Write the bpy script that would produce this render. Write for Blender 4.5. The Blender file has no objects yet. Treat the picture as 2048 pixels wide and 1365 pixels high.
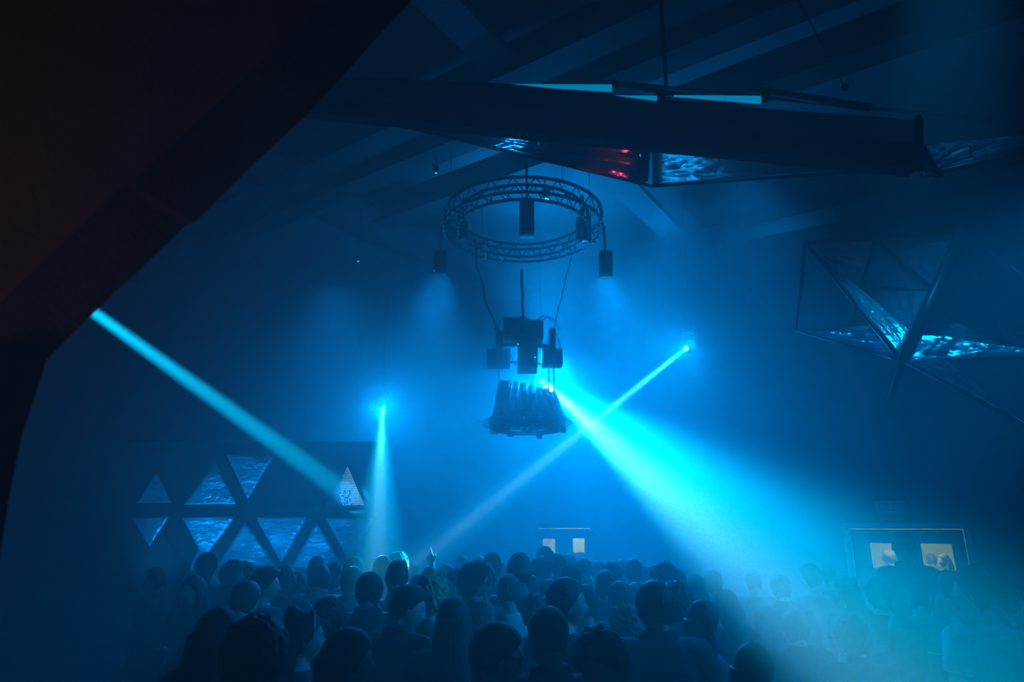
import bpy, bmesh, math, random
from mathutils import Vector, Matrix, noise, Euler
random.seed(7)
SC = bpy.context.scene
COL = SC.collection
PI = math.pi

# ------------------------------------------------------------------ camera
H = 2.2                      # eye height, the camera stands on a low riser behind the crowd
F = 1300.0                   # focal length in pixels of the 2048 px wide frame
PITCH = math.radians(16.0)
CP, SP = math.cos(PITCH), math.sin(PITCH)
cam_d = bpy.data.cameras.new('camera')
cam_d.sensor_width = 36.0
cam_d.lens = F / 2048 * 36.0
cam_d.clip_start = 0.05
cam_d.dof.use_dof = True
cam_d.dof.focus_distance = 8.0
cam_d.dof.aperture_fstop = 2.4
cam = bpy.data.objects.new('camera', cam_d)
cam.location = (0, 0, H)
cam.rotation_euler = (math.radians(90) + PITCH, 0, 0)
COL.objects.link(cam)
SC.camera = cam

def at(px, py, Y):
    """point of the room at depth Y seen at pixel px, py of the photograph"""
    u = (px - 1024) / F
    v = (682.5 - py) / F
    d = Vector((u, CP - v * SP, SP + v * CP))
    t = Y / d.y
    return Vector((d.x * t, Y, H + d.z * t))

def on_z(px, py, z):
    u = (px - 1024) / F
    v = (682.5 - py) / F
    d = Vector((u, CP - v * SP, SP + v * CP))
    t = (z - H) / d.z
    return Vector((d.x * t, d.y * t, z))

# ------------------------------------------------------------------ haze, exposure
SC.view_settings.view_transform = 'Standard'
SC.view_settings.look = 'None'
SC.view_settings.gamma = 1.0
SC.view_settings.use_curve_mapping = False
SC.view_settings.exposure = 0.0
SC.cycles.max_bounces = 4
SC.cycles.diffuse_bounces = 1
SC.cycles.glossy_bounces = 2
SC.cycles.transmission_bounces = 4
SC.cycles.volume_bounces = 0
SC.cycles.sample_clamp_indirect = 2.0
SC.cycles.sample_clamp_direct = 0.0
SC.cycles.use_denoising = True
SC.cycles.caustics_reflective = False
SC.cycles.caustics_refractive = False

w = bpy.data.worlds.new('club_haze')
SC.world = w
w.use_nodes = True
wn = w.node_tree
wn.nodes.clear()
wo = wn.nodes.new('ShaderNodeOutputWorld')
wb = wn.nodes.new('ShaderNodeBackground')
wb.inputs[0].default_value = (0, 0, 0, 1)
wv = wn.nodes.new('ShaderNodeVolumeScatter')
wv.inputs['Color'].default_value = (0.9, 0.9, 0.9, 1)
wv.inputs['Density'].default_value = 0.060
wv.inputs['Anisotropy'].default_value = 0.52
wv2 = wn.nodes.new('ShaderNodeVolumeScatter')
wv2.inputs['Color'].default_value = (0.9, 0.9, 0.9, 1)
wv2.inputs['Density'].default_value = 0.035
wv2.inputs['Anisotropy'].default_value = 0.0
wa = wn.nodes.new('ShaderNodeAddShader')
wn.links.new(wv.outputs[0], wa.inputs[0])
wn.links.new(wv2.outputs[0], wa.inputs[1])
wn.links.new(wb.outputs[0], wo.inputs['Surface'])
wn.links.new(wa.outputs[0], wo.inputs['Volume'])
w.cycles.volume_sampling = 'EQUIANGULAR'

# ------------------------------------------------------------------ lights of the room
def spot(name, src, dst, half, color, watts, radius=0.04, blend=0.6):
    l = bpy.data.lights.new(name, 'SPOT')
    l.energy = watts
    l.color = color
    l.spot_size = math.radians(2 * half)
    l.spot_blend = blend
    l.shadow_soft_size = radius
    o = bpy.data.objects.new(name, l)
    o.location = src
    o.rotation_euler = (Vector(dst) - Vector(src)).to_track_quat('-Z', 'Y').to_euler()
    COL.objects.link(o)
    return o

def bulb(name, loc, color, watts, radius=0.1):
    l = bpy.data.lights.new(name, 'POINT')
    l.energy = watts
    l.color = color
    l.shadow_soft_size = radius
    o = bpy.data.objects.new(name, l)
    o.location = loc
    COL.objects.link(o)
    return o

BLUE = (0.0, 0.30, 1.0)
# source points and aims of the four moving heads
S_MAIN = at(1085, 764, 14.0);  T_MAIN = at(1765, 1300, 1.8)
S_RIGHT = at(1370, 699, 13.6); T_RIGHT = at(836, 1124, 7.6)
S_MID = at(765, 819, 16.5);    T_MID = at(752, 1150, 6.6)
S_LEFT = at(-60, 448, 6.6);    T_LEFT = at(690, 985, 12.4)
spot('main_beam_light', S_MAIN, T_MAIN, 1.75, (0.0, 0.50, 1.0), 255000, 0.10, 0.8)
spot('main_beam_green_light', S_MAIN, at(1620, 1215, 1.8), 0.9, (0.0, 1.0, 0.40), 40000, 0.10, 0.9)
spot('main_beam_core_light', S_MAIN, at(1550, 1235, 1.9), 0.72, (1.0, 0.75, 0.40), 55000, 0.07, 0.9)
spot('cross_beam_light', S_RIGHT, T_RIGHT, 1.7, (0.0, 0.50, 1.0), 120000, 0.05, 0.9)
spot('cross_beam_core_light', S_RIGHT, T_RIGHT, 0.6, (0.6, 1.0, 0.6), 50000, 0.04, 0.7)
spot('middle_beam_light', S_MID, T_MID, 2.0, (0.0, 0.50, 1.0), 55000, 0.05, 0.9)
spot('middle_beam_core_light', S_MID, T_MID, 0.8, (0.45, 1.0, 0.55), 20000, 0.04, 0.8)
spot('left_beam_light', S_LEFT, T_LEFT, 2.0, (0.0, 0.55, 1.0), 420000, 0.05, 0.7)
# added spots, mostly without a fixture, for lamp halos, haze and crowd
spot('upper_glow_light', S_MAIN + Vector((0, -0.3, 0.5)), S_MAIN + Vector((0.3, -1.3, 1.9)), 52, BLUE, 3800, 0.6, 1.0)
spot('main_glow_light', S_MAIN + Vector((0, -0.4, 0)), S_MAIN + Vector((-0.4, -3.2, -3.2)), 54, BLUE, 1300, 0.4, 1.0)
spot('cross_glow_light', S_RIGHT + Vector((0, -0.3, 0)), S_RIGHT + Vector((-1.8, -2.0, -1.4)), 60, BLUE, 800, 0.2, 1.0)
spot('middle_glow_light', S_MID + Vector((0, -0.3, 0)), S_MID + Vector((1.0, -2.0, -0.6)), 58, BLUE, 1700, 0.25, 1.0)
spot('back_wash_light', S_MAIN + Vector((.3, -.3, .3)), (0.0, 6.0, 0.9), 25, BLUE, 6500, 0.4, 1.0)
spot('can_wash_light', at(1212, 560, 9.35), (1.1, 4.6, 1.4), 16, BLUE, 1100, 0.25, 0.9)
spot('can_wash_light', at(880, 557, 9.35), (-0.9, 4.9, 1.4), 16, BLUE, 700, 0.25, 0.9)
spot('side_wash_light', (8.2, 3.9, 6.2), (-0.4, 4.9, 1.4), 11.5, BLUE, 5000, 0.15, 0.9)  # unseen spot added out of frame to rim the crowd
spot('crowd_rim_light', at(1052, 695, 9.9), (0.1, 4.6, 1.4), 25, BLUE, 3500, 0.3, 0.9)  # unseen spot added behind the lamp cluster to light the crowd's edges
for fx, fy, fz, fa, fp in ((0.7, 12.3, 8.2, 36, 1500), (3.0, 11.5, 8.2, 33, 4000), (4.3, 10.6, 8.2, 32, 2200), (-4.2, 14.8, 7.8, 38, 2500),
                           (1.4, 10.0, 7.2, 38, 900), (2.8, 13.2, 7.8, 42, 2200)):
    spot('haze_fill_light', (fx, fy, fz), (fx, fy - 0.2, 0), fa, BLUE, fp, 0.9, 1.0)  # unseen down spots, added to fill the haze with blue
for x_ in (-6.0, -4.9, -3.8):
    spot('panel_fill_light', (x_, 11.4, 1.15), (x_ - 0.05, 12.5, 3.0), 50, (0.0, 0.33, 1.0), 260, 0.1, 1.0)  # unseen spots added behind the crowd to brighten the film triangles
spot('red_film_light', at(1225, 262, 4.15), at(1215, 325, 4.62), 24, (1.0, 0.06, 0.10), 11, 0.01, 0.6)  # hidden spot added to put red glints on the film
spot('film_light', at(940, 236, 4.4), at(1000, 285, 4.95), 50, (0.0, 0.5, 1.0), 9, 0.01, 0.8)  # this and the next two: unseen spots added to brighten film sheets
spot('film_light', at(1380, 292, 3.95), at(1400, 335, 4.45), 50, (0.0, 0.4, 1.0), 8, 0.01, 0.6)
spot('film_light', (3.1, 2.7, 8.2), (3.75, 5.5, 4.3), 10, (0.0, 0.42, 1.0), 1900, 0.05, 0.9)
# weak warm unseen lamp, added beside the camera to lift the black hood
bar = bpy.data.lights.new('hood_fill_light', 'AREA')
bar.size = 0.4; bar.spread = math.radians(80); bar.energy = 1.8; bar.color = (1.0, 0.45, 0.22)
bo = bpy.data.objects.new('hood_fill_light', bar)
bo.location = (-1.9, 0.1, 1.9)
bo.rotation_euler = (Vector((-1.2, 1.4, 3.0)) - bo.location).to_track_quat('-Z', 'Y').to_euler()
COL.objects.link(bo)

# ------------------------------------------------------------------ materials
def mat(name, col, rough=0.7, metal=0.0, var=0.25, scale=6.0, bump=0.0, bscale=40.0, emit=None, estr=0.0, spec=0.5, aniso=None):
    m = bpy.data.materials.new(name)
    m.use_nodes = True
    nt = m.node_tree
    p = nt.nodes['Principled BSDF']
    tc = nt.nodes.new('ShaderNodeTexCoord')
    n = nt.nodes.new('ShaderNodeTexNoise')
    n.inputs['Scale'].default_value = scale
    n.inputs['Detail'].default_value = 4
    r = nt.nodes.new('ShaderNodeValToRGB')
    c = Vector(col)
    a = c * (1 - var); b = c * (1 + var)
    r.color_ramp.elements[0].position = 0.3
    r.color_ramp.elements[1].position = 0.7
    r.color_ramp.elements[0].color = (*a, 1)
    r.color_ramp.elements[1].color = (min(b[0], 1), min(b[1], 1), min(b[2], 1), 1)
    nt.links.new(tc.outputs['Object'], n.inputs['Vector'])
    nt.links.new(n.outputs['Fac'], r.inputs['Fac'])
    nt.links.new(r.outputs['Color'], p.inputs['Base Color'])
    p.inputs['Roughness'].default_value = rough
    p.inputs['Metallic'].default_value = metal
    p.inputs['Specular IOR Level'].default_value = spec
    if bump:
        n2 = nt.nodes.new('ShaderNodeTexNoise')
        n2.inputs['Scale'].default_value = bscale
        n2.inputs['Detail'].default_value = 3
        if aniso:
            mp = nt.nodes.new('ShaderNodeMapping')
            mp.inputs['Scale'].default_value = aniso
            nt.links.new(tc.outputs['Object'], mp.inputs['Vector'])
            nt.links.new(mp.outputs['Vector'], n2.inputs['Vector'])
        else:
            nt.links.new(tc.outputs['Object'], n2.inputs['Vector'])
        bp = nt.nodes.new('ShaderNodeBump')
        bp.inputs['Strength'].default_value = bump
        bp.inputs['Distance'].default_value = 0.02
        nt.links.new(n2.outputs['Fac'], bp.inputs['Height'])
        nt.links.new(bp.outputs['Normal'], p.inputs['Normal'])
    if emit:
        p.inputs['Emission Color'].default_value = (*emit, 1)
        p.inputs['Emission Strength'].default_value = estr
    return m

M = dict(
    black=mat('black_paint', (0.012, 0.012, 0.014), 0.8),
    soot=mat('black_cloth', (0.02, 0.017, 0.015), 0.95, bump=0.3, bscale=60),
    part=mat('partition_paint', (0.008, 0.009, 0.011), 0.85),
    wall=mat('dark_wall_paint', (0.035, 0.04, 0.05), 0.85, bump=0.1),
    roof=mat('roof_sheet', (0.16, 0.17, 0.18), 0.8, scale=1.5, bump=0.15, bscale=8),
    beamp=mat('dark_steel', (0.03, 0.03, 0.035), 0.6),
    floor=mat('dark_floor', (0.03, 0.03, 0.035), 0.5),
    steel=mat('grey_steel', (0.30, 0.31, 0.33), 0.35, 0.9),
    tube=mat('polished_tube', (0.45, 0.47, 0.5), 0.22, 1.0),
    rig=mat('black_rig_metal', (0.03, 0.03, 0.035), 0.4, 0.5),
    frame_white=mat('painted_door_frame', (0.62, 0.63, 0.65), 0.6),
    door=mat('dark_door_paint', (0.05, 0.055, 0.07), 0.6),
    sign=mat('sign_board', (0.65, 0.66, 0.68), 0.6),
    ink=mat('sign_ink', (0.05, 0.05, 0.06), 0.8),
    lobby=mat('cream_lobby_wall', (0.55, 0.52, 0.38), 0.8, var=0.05),
    lens=mat('lamp_lens', (0.8, 0.9, 0.9), 0.2, emit=(0.45, 0.8, 0.7), estr=1.6),
    ledb=mat('led_batten', (0.2, 0.5, 0.8), 0.3, emit=(0.0, 0.36, 0.70), estr=0.85),
    pilot=mat('pilot_light', (0.4, 0.8, 0.9), 0.3, emit=(0.2, 0.8, 1.0), estr=1.5),
    led=mat('led_dot', (0.02, 0.02, 0.02), 0.9, spec=0.0, emit=(0.35, 0.75, 1.0), estr=1.0),
)

gl = bpy.data.materials.new('clear_glass'); gl.use_nodes = True
gl.node_tree.nodes.clear()
_o = gl.node_tree.nodes.new('ShaderNodeOutputMaterial'); _t = gl.node_tree.nodes.new('ShaderNodeBsdfTransparent')
_t.inputs[0].default_value = (0.92, 0.95, 0.92, 1)
_g = gl.node_tree.nodes.new('ShaderNodeBsdfGlossy'); _g.inputs['Roughness'].default_value = 0.05
_m = gl.node_tree.nodes.new('ShaderNodeMixShader'); _m.inputs[0].default_value = 0.04
gl.node_tree.links.new(_t.outputs[0], _m.inputs[1]); gl.node_tree.links.new(_g.outputs[0], _m.inputs[2]); gl.node_tree.links.new(_m.outputs[0], _o.inputs[0])
M['glass'] = gl

def film_mat(name, tint, rough=0.16, iri=0.0, metal=0.75, bump=0.35):
    m = mat(name, tint, rough, metal, var=0.1, bump=0.0)
    nt = m.node_tree
    p = nt.nodes['Principled BSDF']
    tc = nt.nodes.new('ShaderNodeTexCoord')
    wv = nt.nodes.new('ShaderNodeTexNoise')
    wv.inputs['Scale'].default_value = 3.5
    wv.inputs['Detail'].default_value = 5
    wv.inputs['Distortion'].default_value = 1.2
    mp = nt.nodes.new('ShaderNodeMapping')
    mp.inputs['Scale'].default_value = (1.0, 1.0, 3.0)
    mp.inputs['Rotation'].default_value = (0.3, 0.5, 0.2)
    nt.links.new(tc.outputs['Object'], mp.inputs['Vector'])
    nt.links.new(mp.outputs['Vector'], wv.inputs['Vector'])
    bp = nt.nodes.new('ShaderNodeBump')
    bp.inputs['Strength'].default_value = bump
    bp.inputs['Distance'].default_value = 0.05
    nt.links.new(wv.outputs['Fac'], bp.inputs['Height'])
    nt.links.new(bp.outputs['Normal'], p.inputs['Normal'])
    if iri:
        p.inputs['Thin Film Thickness'].default_value = iri
        p.inputs['Thin Film IOR'].default_value = 1.5
    return m
M['film'] = film_mat('crinkled_mirror_film', (0.8, 0.85, 0.9), 0.2)
M['film_dull'] = film_mat('clear_grey_film', (0.28, 0.32, 0.38), 0.35)
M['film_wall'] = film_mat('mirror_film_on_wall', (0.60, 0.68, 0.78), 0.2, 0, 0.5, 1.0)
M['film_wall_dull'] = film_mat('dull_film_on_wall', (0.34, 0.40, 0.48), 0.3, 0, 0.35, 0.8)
M['film_iri'] = film_mat('iridescent_film', (0.45, 0.42, 0.75), 0.14, 450, 1.0)

# ------------------------------------------------------------------ builders
def tag(o, label=None, cat=None, group=None, kind=None):
    if label: o['label'] = label
    if cat: o['category'] = cat
    if group: o['group'] = group
    if kind: o['kind'] = kind
    return o

def root(name, loc, label, cat, group=None):
    o = bpy.data.objects.new(name, None)
    o.location = loc
    o.empty_display_size = 0.1
    COL.objects.link(o)
    return tag(o, label, cat, group)

def origin_of(o):
    p = Vector((0, 0, 0))
    while o is not None:
        p += Vector(o.location)
        o = o.parent
    return p

def link(name, me, m=None, parent=None, smooth=False):
    """bmesh or mesh in world coordinates -> one object, child of parent"""
    if isinstance(me, bmesh.types.BMesh):
        bm = me
        if parent is not None:
            bmesh.ops.translate(bm, verts=bm.verts, vec=-origin_of(parent))
        bmesh.ops.recalc_face_normals(bm, faces=bm.faces)
        me = bpy.data.meshes.new(name)
        bm.to_mesh(me); bm.free()
        if smooth:
            me.polygons.foreach_set('use_smooth', [True] * len(me.polygons))
    if m is not None and not me.materials:
        me.materials.append(m)
    o = bpy.data.objects.new(name, me)
    COL.objects.link(o)
    if parent is not None:
        o.parent = parent
    return o

def frame_of(d):
    d = Vector(d).normalized()
    a = Vector((0, 0, 1)) if abs(d.z) < 0.95 else Vector((0, 1, 0))
    x = d.cross(a).normalized()
    y = x.cross(d).normalized()
    return x, y, d

def ring(bm, c, x, y, r, n, ry=None):
    ry = r if ry is None else ry
    return [bm.verts.new(c + x * (math.cos(2 * PI * i / n) * r) + y * (math.sin(2 * PI * i / n) * ry)) for i in range(n)]

def bridge(bm, a, b):
    n = len(a)
    for i in range(n):
        bm.faces.new((a[i], a[(i + 1) % n], b[(i + 1) % n], b[i]))

def rod(bm, p0, p1, r0, r1=None, n=8, cap=True):
    r1 = r0 if r1 is None else r1
    p0, p1 = Vector(p0), Vector(p1)
    x, y, d = frame_of(p1 - p0)
    a = ring(bm, p0, x, y, r0, n); b = ring(bm, p1, x, y, r1, n)
    bridge(bm, a, b)
    if cap:
        bm.faces.new(a[::-1]); bm.faces.new(b)

def capsule(bm, p0, p1, r0, r1, n=12):
    p0, p1 = Vector(p0), Vector(p1)
    x, y, d = frame_of(p1 - p0)
    rings = []
    for k in range(1, 4):
        t = -PI / 2 + k * PI / 6
        rings.append(ring(bm, p0 + d * (math.sin(t) * r0), x, y, math.cos(t) * r0, n))
    for k in range(0, 3):
        t = k * PI / 6
        rings.append(ring(bm, p1 + d * (math.sin(t) * r1), x, y, math.cos(t) * r1, n))
    s = bm.verts.new(p0 - d * r0); e = bm.verts.new(p1 + d * r1)
    for i in range(n):
        bm.faces.new((s, rings[0][(i + 1) % n], rings[0][i]))
        bm.faces.new((e, rings[-1][i], rings[-1][(i + 1) % n]))
    for a, b in zip(rings, rings[1:]):
        bridge(bm, a, b)

def path_tube(bm, pts, r, n=6):
    for a, b in zip(pts, pts[1:]):
        rod(bm, a, b, r, r, n)

def box(bm, c, s, rz=0.0, rot=None, bev=0.0):
    mtx = Matrix.Translation(Vector(c)) @ (rot.to_4x4() if rot is not None else Matrix.Rotation(rz, 4, 'Z')) @ Matrix.Diagonal((s[0], s[1], s[2], 1))
    r = bmesh.ops.create_cube(bm, size=1.0, matrix=mtx)
    if bev:
        ed = list({e for v in r['verts'] for e in v.link_edges})
        bmesh.ops.bevel(bm, geom=ed, offset=bev, segments=2, affect='EDGES', profile=0.6)

def beam_box(bm, p0, p1, w, h, bev=0.0):
    """rectangular bar from p0 to p1, w across, h high"""
    p0, p1 = Vector(p0), Vector(p1)
    d = (p1 - p0)
    x, y, z = frame_of(d)
    rot = Matrix((x, y, z)).transposed()
    box(bm, (p0 + p1) / 2, (w, h, d.length), rot=rot, bev=bev)

def ellipsoid(bm, c, r, rot=None, u=16, v=10):
    mtx = Matrix.Translation(Vector(c)) @ (rot.to_4x4() if rot is not None else Matrix()) @ Matrix.Diagonal((r[0], r[1], r[2], 1))
    bmesh.ops.create_uvsphere(bm, u_segments=u, v_segments=v, radius=1.0, matrix=mtx)

def prism(bm, pts, off):
    """closed slab: the polygon pts and its copy moved by off (list or single vector)"""
    n = len(pts)
    if not isinstance(off, list):
        off = [Vector(off)] * n
    a = [bm.verts.new(p) for p in pts]
    b = [bm.verts.new(Vector(p) + o) for p, o in zip(pts, off)]
    bm.faces.new(a); bm.faces.new(b[::-1])
    for i in range(n):
        bm.faces.new((a[i], b[i], b[(i + 1) % n], a[(i + 1) % n]))

def film(A, B, C, thick=0.012, div=14, amp=0.03, seed=0.0, fan=None, inset=0.0):
    """crinkled triangular sheet with real thickness; fan: index of the corner the pleats radiate from"""
    A, B, C = Vector(A), Vector(B), Vector(C)
    nrm = (B - A).cross(C - A).normalized()
    bm = bmesh.new()
    P = [A, B, C]
    if inset:
        g = (A + B + C) / 3
        A, B, C = [p + (g - p) * inset for p in P]
        P = [A, B, C]
    if fan is not None:
        P = P[fan:] + P[:fan]
    vs = {}
    for side in (0, 1):
        for i in range(div + 1):
            for j in range(i + 1):
                s = i / div
                t = (j / i) if i else 0.0
                p = P[0] * (1 - s) + (P[1] * (1 - t) + P[2] * t) * s
                edge = min(1.0, 6 * min(1 - s, t if i else 0, (1 - t) if i else 0) + (0.0))
                if fan is not None:
                    k = (1 - 2.2 * abs(noise.noise(Vector((t * 7 + seed, seed, s * 1.1))))) * .7 * min(1, 3 * s) + 0.6 * noise.noise(Vector((t * 17 + seed, 3, s * 1.3)))
                else:
                    k = noise.noise(p * 2.2 + Vector((seed, 0, 0))) + 0.5 * noise.noise(p * 6 + Vector((0, seed, 0)))
                q = p + nrm * (k * amp * edge + (thick if side else 0))
                vs[side, i, j] = bm.verts.new(q)
    for side in (0, 1):
        for i in range(div):
            for j in range(i + 1):
                f = [vs[side, i, j], vs[side, i + 1, j], vs[side, i + 1, j + 1]]
                bm.faces.new(f if side else f[::-1])
                if j < i:
                    f = [vs[side, i, j], vs[side, i + 1, j + 1], vs[side, i, j + 1]]
                    bm.faces.new(f if side else f[::-1])
    for i in range(div):
        for (a, b) in (((i, 0), (i + 1, 0)), ((i + 1, i + 1), (i, i))):
            bm.faces.new((vs[0, a[0], a[1]], vs[0, b[0], b[1]], vs[1, b[0], b[1]], vs[1, a[0], a[1]]))
        bm.faces.new((vs[0, div, i], vs[0, div, i + 1], vs[1, div, i + 1], vs[1, div, i]))
    return bm

def st(name, bm, m, parent=None):
    o = link(name, bm, m, parent)
    if parent is None: o['kind'] = 'structure'
    return o

# ------------------------------------------------------------------ the room
D1 = Vector((-0.829, 0.559, 0))        # the rafters and the rear wall run this way
D2 = Vector((0.559, 0.829, 0))
CEIL = 8.6
bm = bmesh.new(); box(bm, (-1, 9, -0.1), (34, 30, 0.2)); st('floor', bm, M['floor'])
bm = bmesh.new(); box(bm, (-1, 9, CEIL + 0.55), (34, 30, 0.1)); st('ceiling', bm, M['roof'])
DL = at(1697, 1058, 13.0)              # upper corners of the toilet door frame
k = D1 * -1
DW = 1.83
DRp = DL + k * DW
def wallpt(s, off=0.0):                 # s metres along the rear wall from the door's corner, off metres towards the room
    return Vector((DL.x, DL.y, 0)) + k * s - D2 * off
RZW = math.atan2(k.y, k.x)
def wallbox(bm, s0, s1, z0, z1, t0=0.0, t1=0.2):
    c = (wallpt(s0, -t0) + wallpt(s1, -t1)) / 2
    box(bm, (c.x, c.y, (z0 + z1) / 2), (s1 - s0, t1 - t0, z1 - z0), rz=RZW)
DTOP = DL.z
# rear wall with two openings: the toilet doors and the far doors
FS0 = -5.5                              # far doors, start of opening
def s_of_px(px, off=0.0):
    lo, hi = -13.0, 6.0
    for _ in range(50):
        mid = (lo + hi) / 2
        p = wallpt(mid, off)
        x = 1024 + F * p.x / (p.y * CP + (DTOP - 0.3 - H) * SP)
        if x < px: lo = mid
        else: hi = mid
    return (lo + hi) / 2
FA, FB = s_of_px(1068), s_of_px(1182)
for nm, s0, s1, z0, z1 in (('wall_back', DW + 0.0, 8.0, 0, CEIL + .5), ('wall_back', 0.0, DW, DTOP, CEIL + .5), ('wall_back', FB, 0.0, 0, CEIL + .5),
                       ('wall_back', FA, FB, DTOP, CEIL + .5), ('wall_back', -14.0, FA, 0, CEIL + .5)):
    bm = bmesh.new(); wallbox(bm, s0, s1, z0, z1); st(nm, bm, M['wall'])
bm = bmesh.new(); box(bm, (12.6, 3.0, 4.5), (0.2, 18, 9)); st('wall_right', bm, M['wall'])
bm = bmesh.new(); box(bm, (-12.5, 8, 4.5), (0.2, 28, 9)); st('wall_left', bm, M['wall'])
bm = bmesh.new(); box(bm, (0, -4, 4.5), (30, 0.2, 9)); st('wall_front', bm, M['wall'])
# rafters (deep steel beams under the roof)
def rafter(pa, pb, z, wd, dp):
    a = on_z(*pa, z); b = on_z(*pb, z)
    c = (a + b) / 2
    bm = bmesh.new()
    d = D1
    a2 = c - d * 9; b2 = c + d * 11
    b2 = c + d * 9
    for dz, ww, hh in ((0, wd, 0.05), (dp / 2, wd * 0.18, dp), (dp, wd, 0.05)):
        m_ = (a2 + b2) / 2
        box(bm, (m_.x, m_.y, z + dz), ((b2 - a2).length, ww, hh), rz=math.atan2(d.y, d.x))
    return bm
ZR = 8.1
for i, (pa, pb) in enumerate((((1070, 160), (1340, 5)), ((1570, 185), (2000, 5)), ((700, 395), (892, 285)))):
    st('ceiling_beam', rafter(pa, pb, ZR, 0.42, 0.45), M['beamp'])
# purlins crossing them on the left
for (pa, wd) in (((700, 415), 0.9), ((640, 455), 0.5), ((960, 90), 0.5)):
    a = on_z(pa[0], pa[1], ZR + 0.25)
    bm = bmesh.new()
    box(bm, (a.x, a.y, ZR + 0.3), (14, wd, 0.12), rz=math.atan2(D2.y, D2.x))
    st('ceiling_beam', bm, M['roof'])
# sloping soffit low on the right side
a = on_z(1400, 500, 5.4); b = on_z(2048, 372, 5.4)
bm = bmesh.new()
p0 = at(1400, 500, 12.5); p1 = at(2120, 350, 7.2)
prism(bm, [p0, p1, p1 + Vector((3.5, 0.8, 1.9)), p0 + Vector((4.0, 2.5, 2.0))], Vector((0.05, 0.05, 0.3)))
st('ceiling_beam', bm, M['beamp'])

# ---------------- toilet doors
t = root('door_1', wallpt(DW / 2), 'dark double doors with two lit window panels under the toilets sign', 'door'); t['kind'] = 'structure'
bm = bmesh.new(); wallbox(bm, -0.10, 0.0, 0, DTOP + .1, -0.05, 0.15); link('jamb', bm, M['frame_white'], t)
bm = bmesh.new(); wallbox(bm, DW, DW + 0.10, 0, DTOP + .1, -0.05, 0.15); link('jamb', bm, M['frame_white'], t)
bm = bmesh.new(); wallbox(bm, 0.0, DW, DTOP, DTOP + .1, -0.05, 0.15); link('frame_head', bm, M['frame_white'], t)
def leaf(s0, s1, w0, w1, z0, z1, parent, top):
    bm = bmesh.new()
    wallbox(bm, s0, w0, 0.02, top, 0.05, 0.10); wallbox(bm, w1, s1, 0.02, top, 0.05, 0.10)
    wallbox(bm, w0, w1, 0.02, z0, 0.05, 0.10); wallbox(bm, w0, w1, z1, top, 0.05, 0.10)
    lf = link('door_leaf', bm, M['door'], parent)
    g = bmesh.new(); wallbox(g, w0, w1, z0, z1, 0.07, 0.078)
    link('glass_pane', g, M['glass'], lf)
    hnd = bmesh.new(); hx = s1 - 0.10 if s0 < DW / 2 - .2 else s0 + 0.10
    wallbox(hnd, hx - 0.015, hx + 0.015, 0.95, 1.25, 0.0, 0.03); link('handle', hnd, M['steel'], lf)
def wz(py, s):                          # height on the rear wall seen at pixel row py
    p = wallpt(s)
    lo, hi = 0.0, 6.0
    for _ in range(40):
        mid = (lo + hi) / 2
        y = 682.5 - F * ((mid - H) * CP - p.y * SP) / (p.y * CP + (mid - H) * SP)
        if y > py: lo = mid
        else: hi = mid
    return (lo + hi) / 2
hw = DW / 2
WB, WT = wz(1128, 0.5), wz(1087, 0.5)
w1a, w1b = s_of_px(1739), s_of_px(1788)
w2a, w2b = s_of_px(1841), s_of_px(1904)
WB2 = wz(1141, 1.3); 
leaf(0.01, hw - 0.004, w1a, w1b, WB2, WT, t, DTOP - 0.01)
leaf(hw + 0.004, DW - 0.01, w2a, w2b, WB2, WT, t, DTOP - 0.01)
# far doors
t = root('door_2', wallpt((FA + FB) / 2), 'far hazy double doors with two small lit window panels at the back of the hall', 'door'); t['kind'] = 'structure'
FH = (FA + FB) / 2
for s0, s1 in ((FA - 0.08, FA), (FB, FB + 0.08)):
    bm = bmesh.new(); wallbox(bm, s0, s1, 0, DTOP + .08, -0.04, 0.15); link('jamb', bm, M['door'], t)
bm = bmesh.new(); wallbox(bm, FA, FB, DTOP, DTOP + .08, -0.04, 0.15); link('frame_head', bm, M['door'], t)
leaf(FA + .01, FH - .004, s_of_px(1083), s_of_px(1108), wz(1106, FA), wz(1078, FA), t, DTOP - .01)
leaf(FH + .004, FB - .01, s_of_px(1142), s_of_px(1167), wz(1106, FB), wz(1078, FB), t, DTOP - .01)
# lobby behind both doors
bm = bmesh.new(); wallbox(bm, -14, 5.0, 0, 3.0, 3.0, 3.1); st('wall_lobby', bm, M['lobby'])
bm = bmesh.new(); wallbox(bm, -14, 5.0, 2.9, 3.0, 0.2, 3.1); st('ceiling_lobby', bm, M['lobby'])
bm = bmesh.new(); wallbox(bm, 4.9, 5.0, 0, 2.9, 0.2, 3.0); st('wall_lobby_side', bm, M['lobby'])
for s, e_ in ((0.9, 130), (FH, 420)):
    lb = bulb('lobby_lamp_light', wallpt(s, -0.45) + Vector((0, 0, 2.6)), (0.80, 0.95, 0.06), 2.2 * e_, 0.15)
# sign
p0 = wallpt(s_of_px(1763)); p1 = wallpt(s_of_px(1823))
sa, sb = s_of_px(1763), s_of_px(1823)
za, zb = wz(1028, sa), wz(1003, sa)
t = root('toilets_sign', wallpt((sa + sb) / 2) + Vector((0, 0, (za + zb) / 2)), 'pale rectangular sign reading TOILETS above the double doors', 'sign')
bm = bmesh.new(); wallbox(bm, sa, sb, za, zb, -0.03, 0.0); link('sign_board', bm, M['sign'], t)
cu = bpy.data.curves.new('toilets_text', 'FONT'); cu.body = 'TOILETS'; cu.size = 1.0; cu.align_x = 'CENTER'; cu.align_y = 'CENTER'; cu.extrude = 0.02
to = bpy.data.objects.new('tmp_text', cu); COL.objects.link(to)
bpy.context.view_layer.update()
me = bpy.data.meshes.new_from_object(to.evaluated_get(bpy.context.evaluated_depsgraph_get()))
bpy.data.objects.remove(to)
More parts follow.
